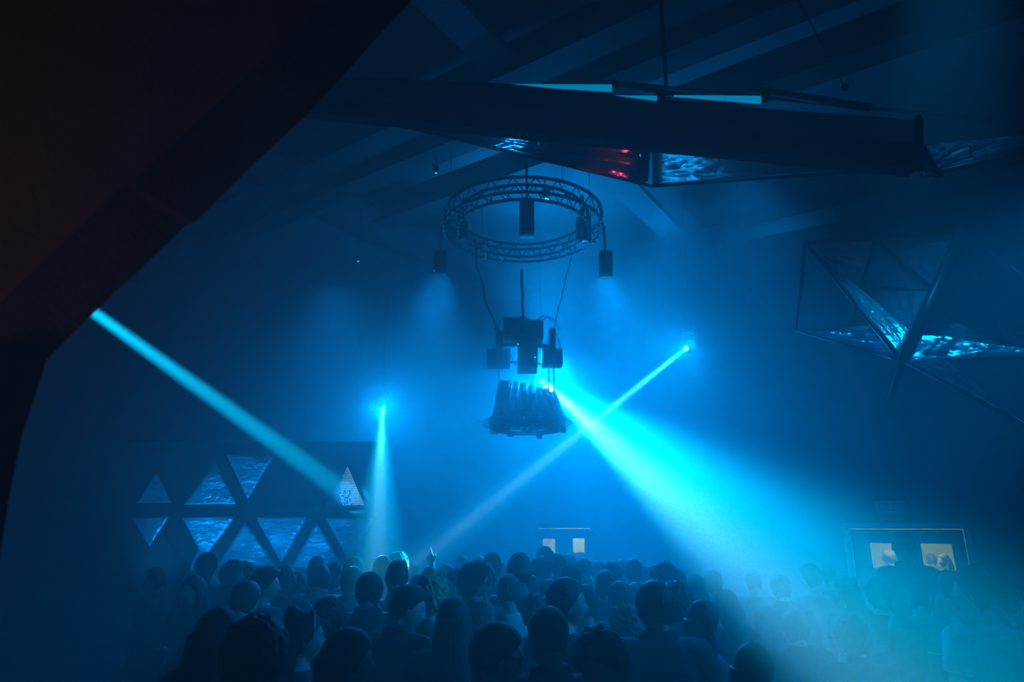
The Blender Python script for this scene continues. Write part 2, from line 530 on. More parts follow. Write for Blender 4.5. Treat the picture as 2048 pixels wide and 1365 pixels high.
xs = [v.co.x for v in me.vertices]; ys = [v.co.y for v in me.vertices]
wdt, hgt = max(xs) - min(xs), max(ys) - min(ys)
sx = (sb - sa) * 0.86 / wdt; sy = (zb - za) * 0.62 / hgt
cx, cy = (max(xs) + min(xs)) / 2, (max(ys) + min(ys)) / 2
for v in me.vertices:
    l = wallpt((sa + sb) / 2 + (v.co.x - cx) * sx, 0.032 + v.co.z * 0.05)
    v.co = Vector((l.x, l.y, (za + zb) / 2 + (v.co.y - cy) * sy)) - Vector(t.location)
me.name = 'lettering'
link('lettering', me, M['ink'], t)

# ------------------------------------------------------------------ the black hood close to the camera, upper left
outline = [(842, -20), (622, 222), (500, 336), (388, 446), (372, 452), (196, 618), (120, 694), (88, 727)]
YB = 1.45
t = root('booth_hood', at(300, 300, YB), 'black angled hood with a blurred slanting edge hanging close over the booth', 'hood')
fan_pts = [at(x, y, YB) for x, y in outline]
poly = fan_pts + [at(-260, 727, YB), at(-260, -120, YB), at(842, -120, YB)]
bm = bmesh.new(); prism(bm, poly, [(-(p - Vector((0.3, YB, 2.4)))).normalized() * -0.10 + Vector((0, -0.12, 0)) for p in poly])
link('slanting_panel', bm, M['soot'], t)
side = [at(x, y, YB - 0.02) for x, y in ((92, 722), (78, 770), (42, 880), (18, 1000), (-6, 1150), (-260, 1150), (-260, 722))]
bm = bmesh.new(); prism(bm, side, [Vector((-0.06, -0.12, 0))] * len(side))
link('side_panel', bm, M['soot'], t)

# ------------------------------------------------------------------ triangle wall
YW = 12.5
xa = at(255, 1000, YW).x; xb = at(742, 1000, YW).x
bm = bmesh.new(); box(bm, ((xa - 4 + xb) / 2, YW + 0.25, 1.9), (xb - xa + 4, 0.2, 3.8)); st('wall_partition', bm, M['part'])
tris = [
 ('U', (313, 944), (272, 1008), (344, 1007), 'film', 'small upright mirror-film triangle at the end of the upper row'),
 ('U', (431, 921), (366, 1011), (475, 1010), 'film', 'upright mirror-film triangle with vertical glints beside the small one'),
 ('D', (495, 1000), (450, 907), (549, 912), 'film', 'highest triangle, inverted, plain film with a short yellow glint'),
 ('D', (298, 1096), (264, 1036), (340, 1032), 'film', 'small inverted film triangle below the bar, lowest glints at its middle'),
 ('D', (408, 1120), (362, 1033), (472, 1033), 'film', 'inverted film triangle below the bar with a long diagonal fold'),
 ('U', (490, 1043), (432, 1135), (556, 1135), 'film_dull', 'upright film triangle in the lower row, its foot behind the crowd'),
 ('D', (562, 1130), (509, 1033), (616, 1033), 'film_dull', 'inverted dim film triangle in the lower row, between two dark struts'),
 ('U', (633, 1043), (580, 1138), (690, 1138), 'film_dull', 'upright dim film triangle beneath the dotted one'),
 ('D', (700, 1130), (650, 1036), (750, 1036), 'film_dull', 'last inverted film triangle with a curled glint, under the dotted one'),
 ('U', (399, 1099), (356, 1175), (448, 1175), 'film', 'lowest upright film triangle, half hidden by the man in the cap'),
]
for i, (kd, a, b, c, mm, lab) in enumerate(tris):
    A, B, C = at(*a, YW), at(*b, YW), at(*c, YW)
    g = (A + B + C) / 3
    t = root('triangle_panel', g, lab, 'panel', 'film triangles on the partition')
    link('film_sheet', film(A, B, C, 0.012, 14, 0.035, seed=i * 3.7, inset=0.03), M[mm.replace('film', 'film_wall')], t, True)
    bm = bmesh.new()
    for p, q in ((A, B), (B, C), (C, A)):
        beam_box(bm, p + Vector((0, .05, 0)), q + Vector((0, .05, 0)), 0.06, 0.03)
    link('edge_frame', bm, M['rig'], t)
# the dotted LED triangle
A, B, C = at(694, 933, YW - .02), at(650, 1013, YW - .02), at(730, 1013, YW - .02)
t = root('led_triangle', (A + B + C) / 3, 'lit triangle covered in rows of white dots at the end of the upper row', 'panel')
M['ledback'] = mat('led_panel_face', (0.006, 0.006, 0.015), 0.9, spec=0.0, emit=(0.015, 0.10, 0.42), estr=0.3)
bm = bmesh.new(); prism(bm, [A, B, C], Vector((0, 0.05, 0))); link('panel_face', bm, M['ledback'], t)
bm = bmesh.new()
rows = 24
for r_ in range(1, rows):
    s = r_ / rows
    L = A + (B - A) * s; R = A + (C - A) * s
    n = max(1, int(1 + r_ * 0.95))
    for j in range(n + 1):
        f = j / n if n else 0.5
        if f < 0.15 + 0.55 * max(0, s - 0.45) + 0.1 * noise.noise(Vector((r_, 0, 0))): continue
        if s > 0.6 and f < 0.75 and random.random() < (s - .55) * 1.2: continue
        c = L + (R - L) * (f * 0.96 + 0.02) + Vector((0, -0.012, 0))
        q = 0.0105 * (0.75 + 0.45 * f)
        ring_ = [bm.verts.new(c + Vector((math.cos(a_) * q, 0, math.sin(a_) * q))) for a_ in (k_ * PI / 3 for k_ in range(6))]
        back = [bm.verts.new(v.co + Vector((0, 0.01, 0))) for v in ring_]
        bm.faces.new(ring_); bridge(bm, ring_, back)
ld = link('led_dot', bm, M['led'], t); ld['kind'] = 'stuff'
g_ = (A + B + C) / 3
bm = bmesh.new(); rod(bm, g_ + Vector((0, .04, 0)), Vector((g_.x, YW + .15, g_.z)), 0.03); link('wall_bracket', bm, M['rig'], t)
# dark struts between the triangles
t = root('strut_lattice', at(480, 1021, YW - .05), 'dark lattice of flat struts crossing between the film triangles', 'frame')
for a, b, wd in (((262, 1021), (484, 1022), 0.19), ((484, 1022), (640, 1022), 0.16), ((440, 905), (492, 1018), 0.17), ((556, 908), (500, 1012), .12),
                 ((352, 1120), (300, 1030), .1), ((484, 1030), (392, 1150), 0.2), ((496, 1030), (556, 1150), 0.19), ((622, 1030), (570, 1150), 0.17),
                 ((638, 1034), (690, 1145), .12), ((352, 1012), (423, 918), .08), ((345, 1030), (398, 1128), .2)):
    bm = bmesh.new(); p, q = at(*a, YW + .08), at(*b, YW + .08)
    beam_box(bm, p, q, 0.04, wd)
    link('strut', bm, M['part'], t)

# ------------------------------------------------------------------ fixtures
def moving_head(src, dst, label, hang=2.0, group='moving head lamps'):
    src = Vector(src); d = (Vector(dst) - src).normalized()
    t = root('moving_head_lamp', src, label, 'lamp', group)
    bm = bmesh.new(); rod(bm, src - d * 0.42, src - d * 0.07, 0.10, 0.13, 20); link('head', bm, M['rig'], t, False)
    bm = bmesh.new(); rod(bm, src - d * 0.075, src - d * 0.055, 0.062, 0.062, 20); link('lens', bm, M['lens'], t)
    c = src - d * 0.25
    for sx_ in (-1, 1):
        bm = bmesh.new(); box(bm, c + Vector((sx_ * 0.17, 0, 0.12)), (0.04, 0.12, 0.36), bev=0.01); link('yoke_arm', bm, M['rig'], t)
    bm = bmesh.new(); box(bm, c + Vector((0, 0, 0.35)), (0.38, 0.3, 0.14), bev=0.02); link('base', bm, M['rig'], t)
    bm = bmesh.new(); rod(bm, c + Vector((0, 0, 0.4)), Vector((c.x, c.y, CEIL + 0.5)), 0.02); link('drop_pipe', bm, M['rig'], t)
moving_head(S_MAIN, T_MAIN, 'lamp behind the tube chandelier throwing the broad white-green beam', CEIL + .49 - S_MAIN.z)
moving_head(S_RIGHT, T_RIGHT, 'small lamp near the rear wall throwing the thin crossing beam', CEIL + .49 - S_RIGHT.z)
moving_head(S_MID, T_MID, 'small distant lamp throwing the narrow upright beam', CEIL + .49 - S_MID.z)
moving_head(S_LEFT, T_LEFT, 'lamp hidden behind the black hood throwing the long blue beam', CEIL + .49 - S_LEFT.z)

# circular truss
YR = 9.6
rc = at(1046, 462, YR)
R1, R2 = 1.27, 1.27
t = root('ring_truss', rc, 'large circular lighting truss hanging above the crowd', 'truss')
NS = 48
def ringpts(r, z):
    return [Vector((rc.x + math.cos(2 * PI * i / NS) * r, rc.y + math.sin(2 * PI * i / NS) * r, rc.z + z)) for i in range(NS)]
for r, z in ((1.27, 0.0), (1.05, 0.0), (1.27, 0.24), (1.05, 0.24)):
    bm = bmesh.new(); pts = ringpts(r, z)
    path_tube(bm, pts + [pts[0]], 0.026, 8); link('chord', bm, M['rig'], t, True)
P = [ringpts(1.27, 0.0), ringpts(1.05, 0.0), ringpts(1.27, 0.24), ringpts(1.05, 0.24)]
for i in range(0, NS, 2):
    j = (i + 2) % NS
    bm = bmesh.new()
    rod(bm, P[0][i], P[2][(i + 1) % NS], 0.009, n=5); rod(bm, P[2][(i + 1) % NS], P[0][j], 0.009, n=5)
    rod(bm, P[1][i], P[3][(i + 1) % NS], 0.009, n=5); rod(bm, P[3][(i + 1) % NS], P[1][j], 0.009, n=5)
    rod(bm, P[0][i], P[1][(i + 1) % NS], 0.009, n=5)
    link('lattice_brace', bm, M['rig'], t)
for a_ in (0.3, 2.2, 3.4, 5.2):
    p = rc + Vector((math.cos(a_) * 1.2, math.sin(a_) * 1.2, 0.24))
    bm = bmesh.new(); rod(bm, p, Vector((p.x, p.y, CEIL + .49)), 0.006, n=5); link('hanging_wire', bm, M['steel'], t)

# fixtures hung from the ring
def can(px, py, Y, hh, rr, label, lit=False):
    b = at(px, py, Y)
    t = root('hanging_spotlight', b, label, 'lamp', 'spotlights under the ring truss')
    bm = bmesh.new(); box(bm, b + Vector((0, 0, hh / 2)), (rr * 2, rr * 2, hh), bev=0.03); link('housing', bm, M['rig'], t)
    bm = bmesh.new(); rod(bm, b + Vector((0, 0, -0.05)), b + Vector((0, 0, 0.0)), rr * 1.1, rr * 0.9, 16); link('lens_ring', bm, M['steel'], t)
    if lit:
        bm = bmesh.new(); rod(bm, b + Vector((-rr * .9, 0, -0.06)), b + Vector((rr * .9, 0, -0.06)), 0.018, n=8); link('light_bar', bm, M['glintm'], t)
    bm = bmesh.new(); rod(bm, b + Vector((0, 0, hh)), b + Vector((0, 0, hh + 0.45)) if py != 468 else Vector((b.x, b.y, CEIL + .49)), 0.02); link('drop_pipe', bm, M['rig'], t)
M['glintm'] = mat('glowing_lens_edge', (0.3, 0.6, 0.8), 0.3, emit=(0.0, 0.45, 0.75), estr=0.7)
can(1054, 468, 9.0, 0.55, 0.11, 'upright spotlight with bright lower rim in the middle of the ring', True)
can(1212, 548, 9.4, 0.36, 0.10, 'spotlight hanging lowest at the outer side of the ring, rim lit', True)
can(880, 545, 9.4, 0.34, 0.10, 'spotlight hanging below the ring on the hood side, faint rim')
can(1168, 485, 9.9, 0.42, 0.12, 'dark boxy spotlight inside the ring near its open side')
can(925, 478, 9.9, 0.30, 0.09, 'small tilted spotlight inside the ring with a pale plate')
can(1090, 395, 10.9, 0.16, 0.07, 'little lamp clamped on the far arc of the ring', False)
can(1010, 385, 10.9, 0.16, 0.07, 'little twin lamp clamped above the far arc, beside the hanging wire', False)

# cable loops from the ring to the cluster
for i, (a, b, lab) in enumerate((((948, 480), (992, 660), 'thick black cable sagging from the ring to the lamp cluster'),
                         ((1142, 515), (1108, 655), 'thin straight cable from the ring to the open side of the cluster'),
                         ((1043, 540), (1046, 640), 'hoist chain hanging straight above the lamp cluster'))):
    pa, pb = at(*a, 9.5 if i < 2 else 9.6), at(*b, 9.5)
    pts = [pa + (pb - pa) * (j / 12) + Vector((math.sin(j * 1.3) * 0.02 * (1 if i == 0 else 0.2) - (0.05 * math.sin(PI * j / 12) if i == 0 else 0), 0, 0)) for j in range(13)]
    bm = bmesh.new(); path_tube(bm, pts, (0.016, 0.008, 0.022)[i]); tag(link('cable', bm, M['rig']), lab, 'cable')

# lamp cluster above the tubes
YC = 9.5
S1 = YC / F * 1.0
cc = at(1050, 690, YC)
t = root('lamp_cluster', cc, 'hanging cluster of black boxes and clamps above the tube chandelier', 'lamp rig')
def pbox(name, x0, y0, x1, y1, depth=0.3, dy=0.0, m='rig', bev=0.015):
    a, b = at(x0, y0, YC + dy), at(x1, y1, YC + dy)
    bm = bmesh.new(); box(bm, ((a.x + b.x) / 2, YC + dy, (a.z + b.z) / 2), (abs(b.x - a.x), depth, abs(b.z - a.z)), bev=bev)
    return link(name, bm, M[m], t)
pbox('power_box', 1007, 642, 1050, 676, 0.35); pbox('power_box', 1044, 646, 1086, 684, 0.3, 0.1)
pbox('side_box', 975, 702, 1021, 734, 0.3); pbox('side_box', 1083, 702, 1125, 733, 0.3)
pbox('main_box', 1034, 682, 1075, 744, 0.34, -0.05)
pbox('cross_bar', 1000, 688, 1035, 694, 0.08); pbox('cross_bar', 1070, 690, 1100, 696, 0.08)
pbox('clamp', 992, 664, 1006, 704, 0.12); pbox('clamp', 1098, 658, 1112, 704, 0.12)
pbox('rail', 1018, 722, 1036, 727, 0.06); pbox('rail', 1074, 726, 1086, 730, 0.06)
pbox('bracket', 1022, 674, 1064, 684, 0.2)
for (x, y) in ((1036, 689), (1070, 715)):
    bm = bmesh.new(); ellipsoid(bm, at(x, y, YC - 0.26), (0.012,) * 3, u=8, v=6); link('pilot_light', bm, M['pilot'], t)
random.seed(3)
for (x0, y0, x1, y1, up) in ((1086, 640, 1120, 660, -14), (1112, 668, 1112, 700, 10), (1000, 640, 992, 690, -8), (1075, 640, 1105, 645, -10),
                             (1018, 700, 1036, 735, 6), (984, 690, 990, 705, -4), (1020, 640, 1062, 640, -6)):
    pts = [at(x0 + (x1 - x0) * j / 8 + (up * 0.8 * math.sin(PI * j / 8) if x0 == x1 else 0), y0 + (y1 - y0) * j / 8 + up * math.sin(PI * j / 8), YC - 0.1) for j in range(9)]
    bm = bmesh.new(); path_tube(bm, pts, 0.009); link('loop_cable', bm, M['rig'], t)

# tube chandelier : a splayed drum of open metal tubes
tc_ = at(1055, 850, YC)
t = root('tube_chandelier', tc_, 'drum-shaped chandelier of splayed metal tubes over a wiry ring', 'chandelier')
for (x0, y0, y1, x1, r) in ((998, 726, 848, 999, 0.009), (1054, 736, 848, 1055, 0.004), (1096, 725, 848, 1100, 0.007), (1107, 725, 848, 1110, 0.012), (1100, 725, 848, 1096, 0.005)):
    bm = bmesh.new(); rod(bm, at(x0, y0, YC), at(x1, y1, YC), r, n=6); link('hanger', bm, M['rig'], t)
zt_l, zt_r = at(1000, 764, YC).z, at(1112, 788, YC).z
zb = at(1055, 843, YC).z
px2m = (at(1100, 800, YC).x - at(1000, 800, YC).x) / 100
NT = 21
for i in range(NT):
    a_ = 2 * PI * i / NT + 0.05
    r0, r1 = 52 * px2m, 67 * px2m
    xt = at(1055, 800, YC).x + math.cos(a_) * r0; yt = YC + math.sin(a_) * r0
    xb_ = at(1056, 800, YC).x + math.cos(a_) * r1; yb = YC + math.sin(a_) * r1
    f = (math.cos(a_) + 1) / 2
    zt = zt_l + (zt_r - zt_l) * f + random.uniform(-.015, .015) + 0.05 * math.sin(a_)
    bm = bmesh.new()
    top, bot = Vector((xt, yt, zt)), Vector((xb_, yb, zb + random.uniform(-.03, .02)))
    x_, y_, d_ = frame_of(bot - top)
    rr = 0.050
    o1 = ring(bm, top, x_, y_, rr, 14); o2 = ring(bm, bot, x_, y_, rr, 14)
    i1 = ring(bm, top, x_, y_, rr * .85, 14); i2 = ring(bm, bot, x_, y_, rr * .85, 14)
    bridge(bm, o1, o2); bridge(bm, i2, i1); bridge(bm, o2, i2); bridge(bm, i1, o1)
    link('metal_tube', bm, M['tube'], t, True)
C0 = Vector((at(1055, 850, YC).x, YC, zb))
for r_, dz, th in ((76, 0.03, 0.009), (88, -0.03, 0.008), (72, -0.09, 0.014), (66, -0.13, 0.014)):
    bm = bmesh.new()
    pts = [C0 + Vector((math.cos(2 * PI * j / 32) * r_ * px2m, math.sin(2 * PI * j / 32) * r_ * px2m, dz)) for j in range(33)]
    path_tube(bm, pts, th); link('hoop', bm, M['rig'], t)
for j in range(26):                                     # clamps and hooks around the hoop
    a_ = 2 * PI * j / 26
    rr = random.uniform(58, 74) * px2m
    p = C0 + Vector((math.cos(a_) * rr, math.sin(a_) * rr, random.uniform(-0.17, -0.02)))
    bm = bmesh.new(); box(bm, p, (random.uniform(.05, .12), .06, random.uniform(.05, .10)), rz=a_, bev=.006)
    rod(bm, p, p + Vector((random.uniform(-.05, .05), 0, 0.12)), 0.008, n=5)
    link('clamp', bm, M['rig'], t)
bm = bmesh.new()
for j in range(150):                                    # tangle of thin wires sticking out
    a_ = random.uniform(0, 2 * PI)
    r0 = random.uniform(45, 75) * px2m; r1 = r0 + random.uniform(5, 28) * px2m
    b_ = a_ + random.uniform(-.5, .5)
    z0, z1 = random.uniform(-.12, .06), random.uniform(-.10, .04)
    p = C0 + Vector((math.cos(a_) * r0, math.sin(a_) * r0, z0)); q = C0 + Vector((math.cos(b_) * r1, math.sin(b_) * r1, z1))
    mdl = (p + q) / 2 + Vector((0, 0, random.uniform(-.03, .05)))
    rod(bm, p, mdl, 0.0055, n=4, cap=False); rod(bm, mdl, q, 0.0055, n=4, cap=False)
wt = link('wire_tangle', bm, M['rig'], t); wt['kind'] = 'stuff'
bm = bmesh.new()
for j in range(10):
    a_ = 2 * PI * j / 10
    rod(bm, C0 + Vector((0, 0, -.02)), C0 + Vector((math.cos(a_) * 70 * px2m, math.sin(a_) * 70 * px2m, -.05)), 0.02, n=5)
link('spider_frame', bm, M['rig'], t)

# ------------------------------------------------------------------ film star, right
def sculpt(name, label, verts, struts, sheets, o0):
    t = root(name, verts[o0], label, 'sculpture')
    for a, b, r in struts:
        bm = bmesh.new(); rod(bm, verts[a], verts[b], r, r, 10); link('strut', bm, M['rig'], t, True)
    for i, (a, b, c, mm, fan, amp) in enumerate(sheets):
        link('film_sheet', film(verts[a], verts[b], verts[c], 0.01, 22, amp, seed=i * 5.1 + 2, fan=fan, inset=0.015), M[mm], t, True)
    return t
V = dict(A=at(1610, 487, 6.6), B=at(1925, 460, 5.6), C=at(1806, 722, 5.4), D=at(1592, 662, 7.2), E=at(2110, 708, 5.0), G=at(2070, 862, 4.4),
         P=at(1750, 480, 6.2), Q=at(1722, 578, 6.5), R=at(1697, 664, 6.9), T=at(1868, 580, 5.9), K=at(2120, 610, 4.9), J=at(1780, 800, 6.2), N=at(2005, 690, 6.2), L=at(1610, 560, 7.6),
         h1=at(1794, 722, 5.45), h2=at(1828, 668, 5.5), h3=at(1745, 650, 6.0), h4=at(1814, 727, 5.35), h5=at(1890, 634, 5.9), h6=at(1885, 715, 5.1))
sculpt('film_star', 'dark tubular star with crinkled film points hanging over the toilet doors', V,
       [('A', 'B', .022), ('A', 'C', .022), ('B', 'C', .05), ('A', 'D', .014), ('P', 'Q', .018), ('Q', 'R', .018), ('Q', 'T', .02), ('P', 'T', .014),
        ('D', 'C', .016), ('C', 'E', .02), ('C', 'G', .016), ('B', 'K', .018), ('C', 'J', .03), ('B', 'N', .014), ('K', 'N', .014), ('N', 'E', .014), ('D', 'R', .012)],
       [('A', 'h1', 'h2', 'film', 0, .06), ('D', 'h3', 'h1', 'film', 0, .06), ('A', 'P', 'Q', 'film_dull', 0, .03), ('P', 'B', 'T', 'film_dull', 0, .02), ('P', 'T', 'Q', 'film_dull', 0, .02),
        ('E', 'h2', 'h4', 'film', 0, .06), ('N', 'h2', 'h5', 'film', 0, .05), ('G', 'h4', 'h6', 'film', 0, .06), ('h2', 'Q', 'T', 'film_dull', 0, .05), ('A', 'L', 'D', 'film_dull', 0, .02)], 'C')

# ------------------------------------------------------------------ film star, overhead
V = dict(a=at(560, 188, 4.6), b=at(1838, 284, 3.4), b2=at(1838, 300, 3.3), top=at(1000, 168, 5.6), topr=at(1560, 186, 5.0),
         low=at(1305, 373, 4.6), tl=at(690, 226, 5.2), tr=at(1760, 338, 4.0), r1=at(1842, 240, 4.4), r2=at(1840, 350, 4.2), far=at(2140, 282, 5.2), far2=at(2140, 250, 5.6))
t = root('overhead_star', V['b'], 'broad dark star frame overhead with lit tubes on top and iridescent film below', 'sculpture')
bm = bmesh.new()
# deep front board, seen edge-on: dark fascia with its thickness
A1, A2, B1, B2 = at(540, 188, 4.4), at(540, 216, 4.35), at(1838, 288, 3.3), at(1838, 336, 3.25)
prism(bm, [A1, B1, B2, A2], Vector((0, 0.10, 0)))
link('front_board', bm, M['soot'], t)
bm = bmesh.new()
prism(bm, [at(560, 150, 5.2), at(1000, 166, 5.3), at(1460, 212, 4.6), at(1838, 240, 4.2), at(1838, 289, 3.45), at(540, 189, 4.55)], Vector((0, 0.06, 0.03)))
link('sloping_board', bm, M['door'], t)
bm = bmesh.new(); beam_box(bm, at(1838, 236, 3.4), at(1838, 338, 3.3), 0.03, 0.05); link('end_post', bm, M['rig'], t)
for a, b, r in (((1180, 160, 6.2), (2140, 256, 4.9), .02), ((1225, 166, 6.0), (1480, 214, 4.9), .03), ((1500, 178, 5.5), (1740, 215, 4.6), .035),
                ((690, 226, 5.2), (1305, 373, 4.6), .012), ((1305, 373, 4.6), (1838, 335, 4.3), .012), ((1292, 285, 4.3), (1288, 360, 4.6), .035),
                ((1845, 352, 4.5), (2140, 280, 5.2), .02), ((1845, 300, 4.2), (1875, 350, 4.4), .03)):
    bm = bmesh.new(); rod(bm, at(*a), at(*b), r, r, 8); link('strut', bm, M['rig'], t, True)
for A_, B_, C_, mm, fan, amp, sd in (((700, 226, 5.2), (1296, 280, 4.45), (1290, 368, 4.6), 'film_iri', 0, .05, 1.0), ((1305, 282, 4.45), (1830, 325, 4.2), (1305, 371, 4.6), 'film_dull', 2, .03, 4.0),
                                 ((1845, 290, 4.3), (2140, 262, 5.0), (1850, 350, 4.4), 'film', 2, .05, 6.5)):
    link('film_sheet', film(at(*A_), at(*B_), at(*C_), 0.01, 22, amp, seed=sd, fan=fan), M[mm], t, True)
for a, b in (((1020, 168, 5.6), (1224, 171, 5.2)), ((1176, 190, 5.0), (1314, 194, 4.7)), ((1348, 190, 5.2), (1522, 194, 4.8))):
    p, q = at(*a), at(*b)
    bm = bmesh.new(); prism(bm, [p, q + Vector((0, 0, .012)), q + Vector((0, 0, -.05))], Vector((0, 0.03, 0))); link('lit_tube', bm, M['ledb'], t)
    bm = bmesh.new(); box(bm, q + Vector((.03, 0, 0)), (.06, .06, .06)); link('tube_holder', bm, M['rig'], t)
for a, b, r, lab in (((1333, 186, 5.0), (1318, -60, 3.9), .017, 'black drop wire tied to the middle of the overhead star'),
                     ((1690, 175, 5.2), (1575, -40, 4.4), .006, 'thin pale drop wire tied beyond the lit tubes of the overhead star')):
    bm = bmesh.new(); rod(bm, at(*a), at(*b), r, r, 6)
    ellipsoid(bm, at(*a), (.035, .035, .035), u=8, v=6)
    p = at(*b); rod(bm, p, Vector((p.x, p.y + .3, CEIL + .49)), r, r, 6)
    tag(link('drop_wire', bm, M['rig']), lab, 'wire')
# glints of small hardware, put into glowing beads on made-up ceiling fixtures
for (x, y, Y, lab) in ((872, 346, 9.5, 'tiny glowing bead for a twin hardware glint between the hood and the ring'), (716, 523, 11.5, 'tiny distant glowing bead for a hardware glint high above the triangle wall'), (1384, 668, 13.2, 'tiny glowing bead for a hardware glint above the thin crossing beam lamp')):
    p = at(x, y, Y)
    t = root('glint_fixture', p, lab, 'lamp')
    bm = bmesh.new(); rod(bm, p, p + Vector((0, 0, .12)), 0.05, 0.04, 12); link('housing', bm, M['rig'], t)
    bm = bmesh.new(); ellipsoid(bm, p, (0.022, 0.022, 0.014), u=10, v=6); link('lens', bm, M['pilot'], t)
    bm = bmesh.new(); rod(bm, p + Vector((0, 0, .1)), Vector((p.x, p.y, CEIL + .49)), 0.008, n=5); link('drop_pipe', bm, M['rig'], t)
# ------------------------------------------------------------------ people
def remesh(bm, voxel, smooth_it=2, name='m'):
    bmesh.ops.recalc_face_normals(bm, faces=bm.faces)
    me = bpy.data.meshes.new('tmp'); bm.to_mesh(me); bm.free()
    o = bpy.data.objects.new('tmp', me); COL.objects.link(o)
    r = o.modifiers.new('r', 'REMESH'); r.mode = 'VOXEL'; r.voxel_size = voxel; r.use_smooth_shade = True
    if smooth_it:
        s = o.modifiers.new('s', 'SMOOTH'); s.factor = 0.5; s.iterations = smooth_it
    dg = bpy.context.evaluated_depsgraph_get()
    out = bpy.data.meshes.new_from_object(o.evaluated_get(dg))
    bpy.data.objects.remove(o); bpy.data.meshes.remove(me)
    out.name = name
    return out

def loft(bm, secs, n=24, cap=True):
    """secs: (centre, rx, ry, tilt) horizontal ellipses stacked"""
    rs = [ring(bm, Vector(c), Vector((1, 0, 0)), Vector((0, 1, 0)), rx, n, ry) for c, rx, ry in secs]
    for a, b in zip(rs, rs[1:]): bridge(bm, a, b)
    if cap:
        bm.faces.new(rs[0][::-1]); bm.faces.new(rs[-1])

PIV = Vector((0, -0.012, 1.545))         # where the head turns on the neck
HC = Vector((0, 0.012, 1.632))           # middle of the head
def smooth01(x):
    x = max(0.0, min(1.0, x)); return x * x * (3 - 2 * x)
def g(x, s): return math.exp(-(x / s) ** 2)

def skull(d, face=True):
    x, y, z = d.x * 0.077, d.y * 0.099, d.z * 0.118
    if d.z < 0:
        x *= 1 - 0.30 * (-d.z) ** 1.3
        if d.y < 0: y *= 1 - 0.38 * (-d.z)
    if d.y > 0: x *= 1 - 0.06 * d.y
    if face and d.y > 0.2:
        k = smooth01((d.y - 0.2) / 0.4)
        nz = 0.0
        if z < 0.022: nz = smooth01((0.022 - z) / 0.048) if z > -0.026 else smooth01((z + 0.042) / 0.016)
        y += k * 0.027 * g(x, 0.012) * nz
        y -= k * 0.011 * g(abs(x) - 0.031, 0.015) * g(z - 0.010, 0.012)
        y += k * 0.006 * g(z - 0.030, 0.010) * g(x, 0.05)
        y += k * 0.007 * g(x, 0.022) * (g(z + 0.056, 0.006) + 0.9 * g(z + 0.068, 0.006))
        y -= k * 0.004 * g(x, 0.03) * g(z + 0.080, 0.007)
        y += k * 0.010 * g(x, 0.022) * g(z + 0.099, 0.016)
        y += k * 0.004 * g(abs(x) - 0.04, 0.018) * g(z + 0.02, 0.02)
    return Vector((x, y, z))

def sphere_of(bm, fn, u=64, v=44, M4=Matrix()):
    rows = []
    top = bm.verts.new(M4 @ fn(Vector((0, 0, 1)))); bot = bm.verts.new(M4 @ fn(Vector((0, 0, -1))))
    for i in range(1, v):
        t = PI * i / v
        rows.append([bm.verts.new(M4 @ fn(Vector((math.cos(2 * PI * j / u) * math.sin(t), math.sin(2 * PI * j / u) * math.sin(t), math.cos(t))))) for j in range(u)])
    for j in range(u):
        bm.faces.new((top, rows[0][j], rows[0][(j + 1) % u])); bm.faces.new((bot, rows[-1][(j + 1) % u], rows[-1][j]))
    for a, b in zip(rows, rows[1:]): bridge(bm, a, b)

def head_matrix(hy, hp, hr=0.0):
    return Matrix.Translation(PIV) @ Euler((math.radians(hp), math.radians(hr), math.radians(hy)), 'ZXY').to_matrix().to_4x4() @ Matrix.Translation(-PIV)

ARMS = {   # elbow, wrist, hand direction, fingers  (right side +x; mirrored for the left)
 'down': ((0.245, -0.03, 1.13), (0.245, 0.06, 0.885), (0, .12, -1), 'curl'),
 'bent': ((0.250, -0.02, 1.14), (0.150, 0.22, 1.20), (-.5, .7, .25), 'curl'),
 'out':  ((0.300, 0.02, 1.16), (0.330, 0.24, 1.10), (0.1, 1, 0.1), 'curl'),
 'up':   ((0.270, 0.14, 1.58), (0.190, 0.20, 1.84), (-.1, .1, 1), 'open'),
 'point': ((0.300, 0.16, 1.52), (0.190, 0.22, 1.76), (-.45, .1, .9), 'point'),
 'aim': ((0.330, 0.12, 1.40), (0.300, 0.18, 1.66), (-.4, .1, .9), 'point'),
 'half': ((0.270, 0.14, 1.28), (0.180, 0.22, 1.53), (-.1, .2, 1), 'open'),
 'phone': ((0.240, 0.06, 1.18), (0.060, 0.30, 1.36), (-.35, .3, .8), 'curl'),
}
SH = Vector((0.178, -0.005, 1.415))
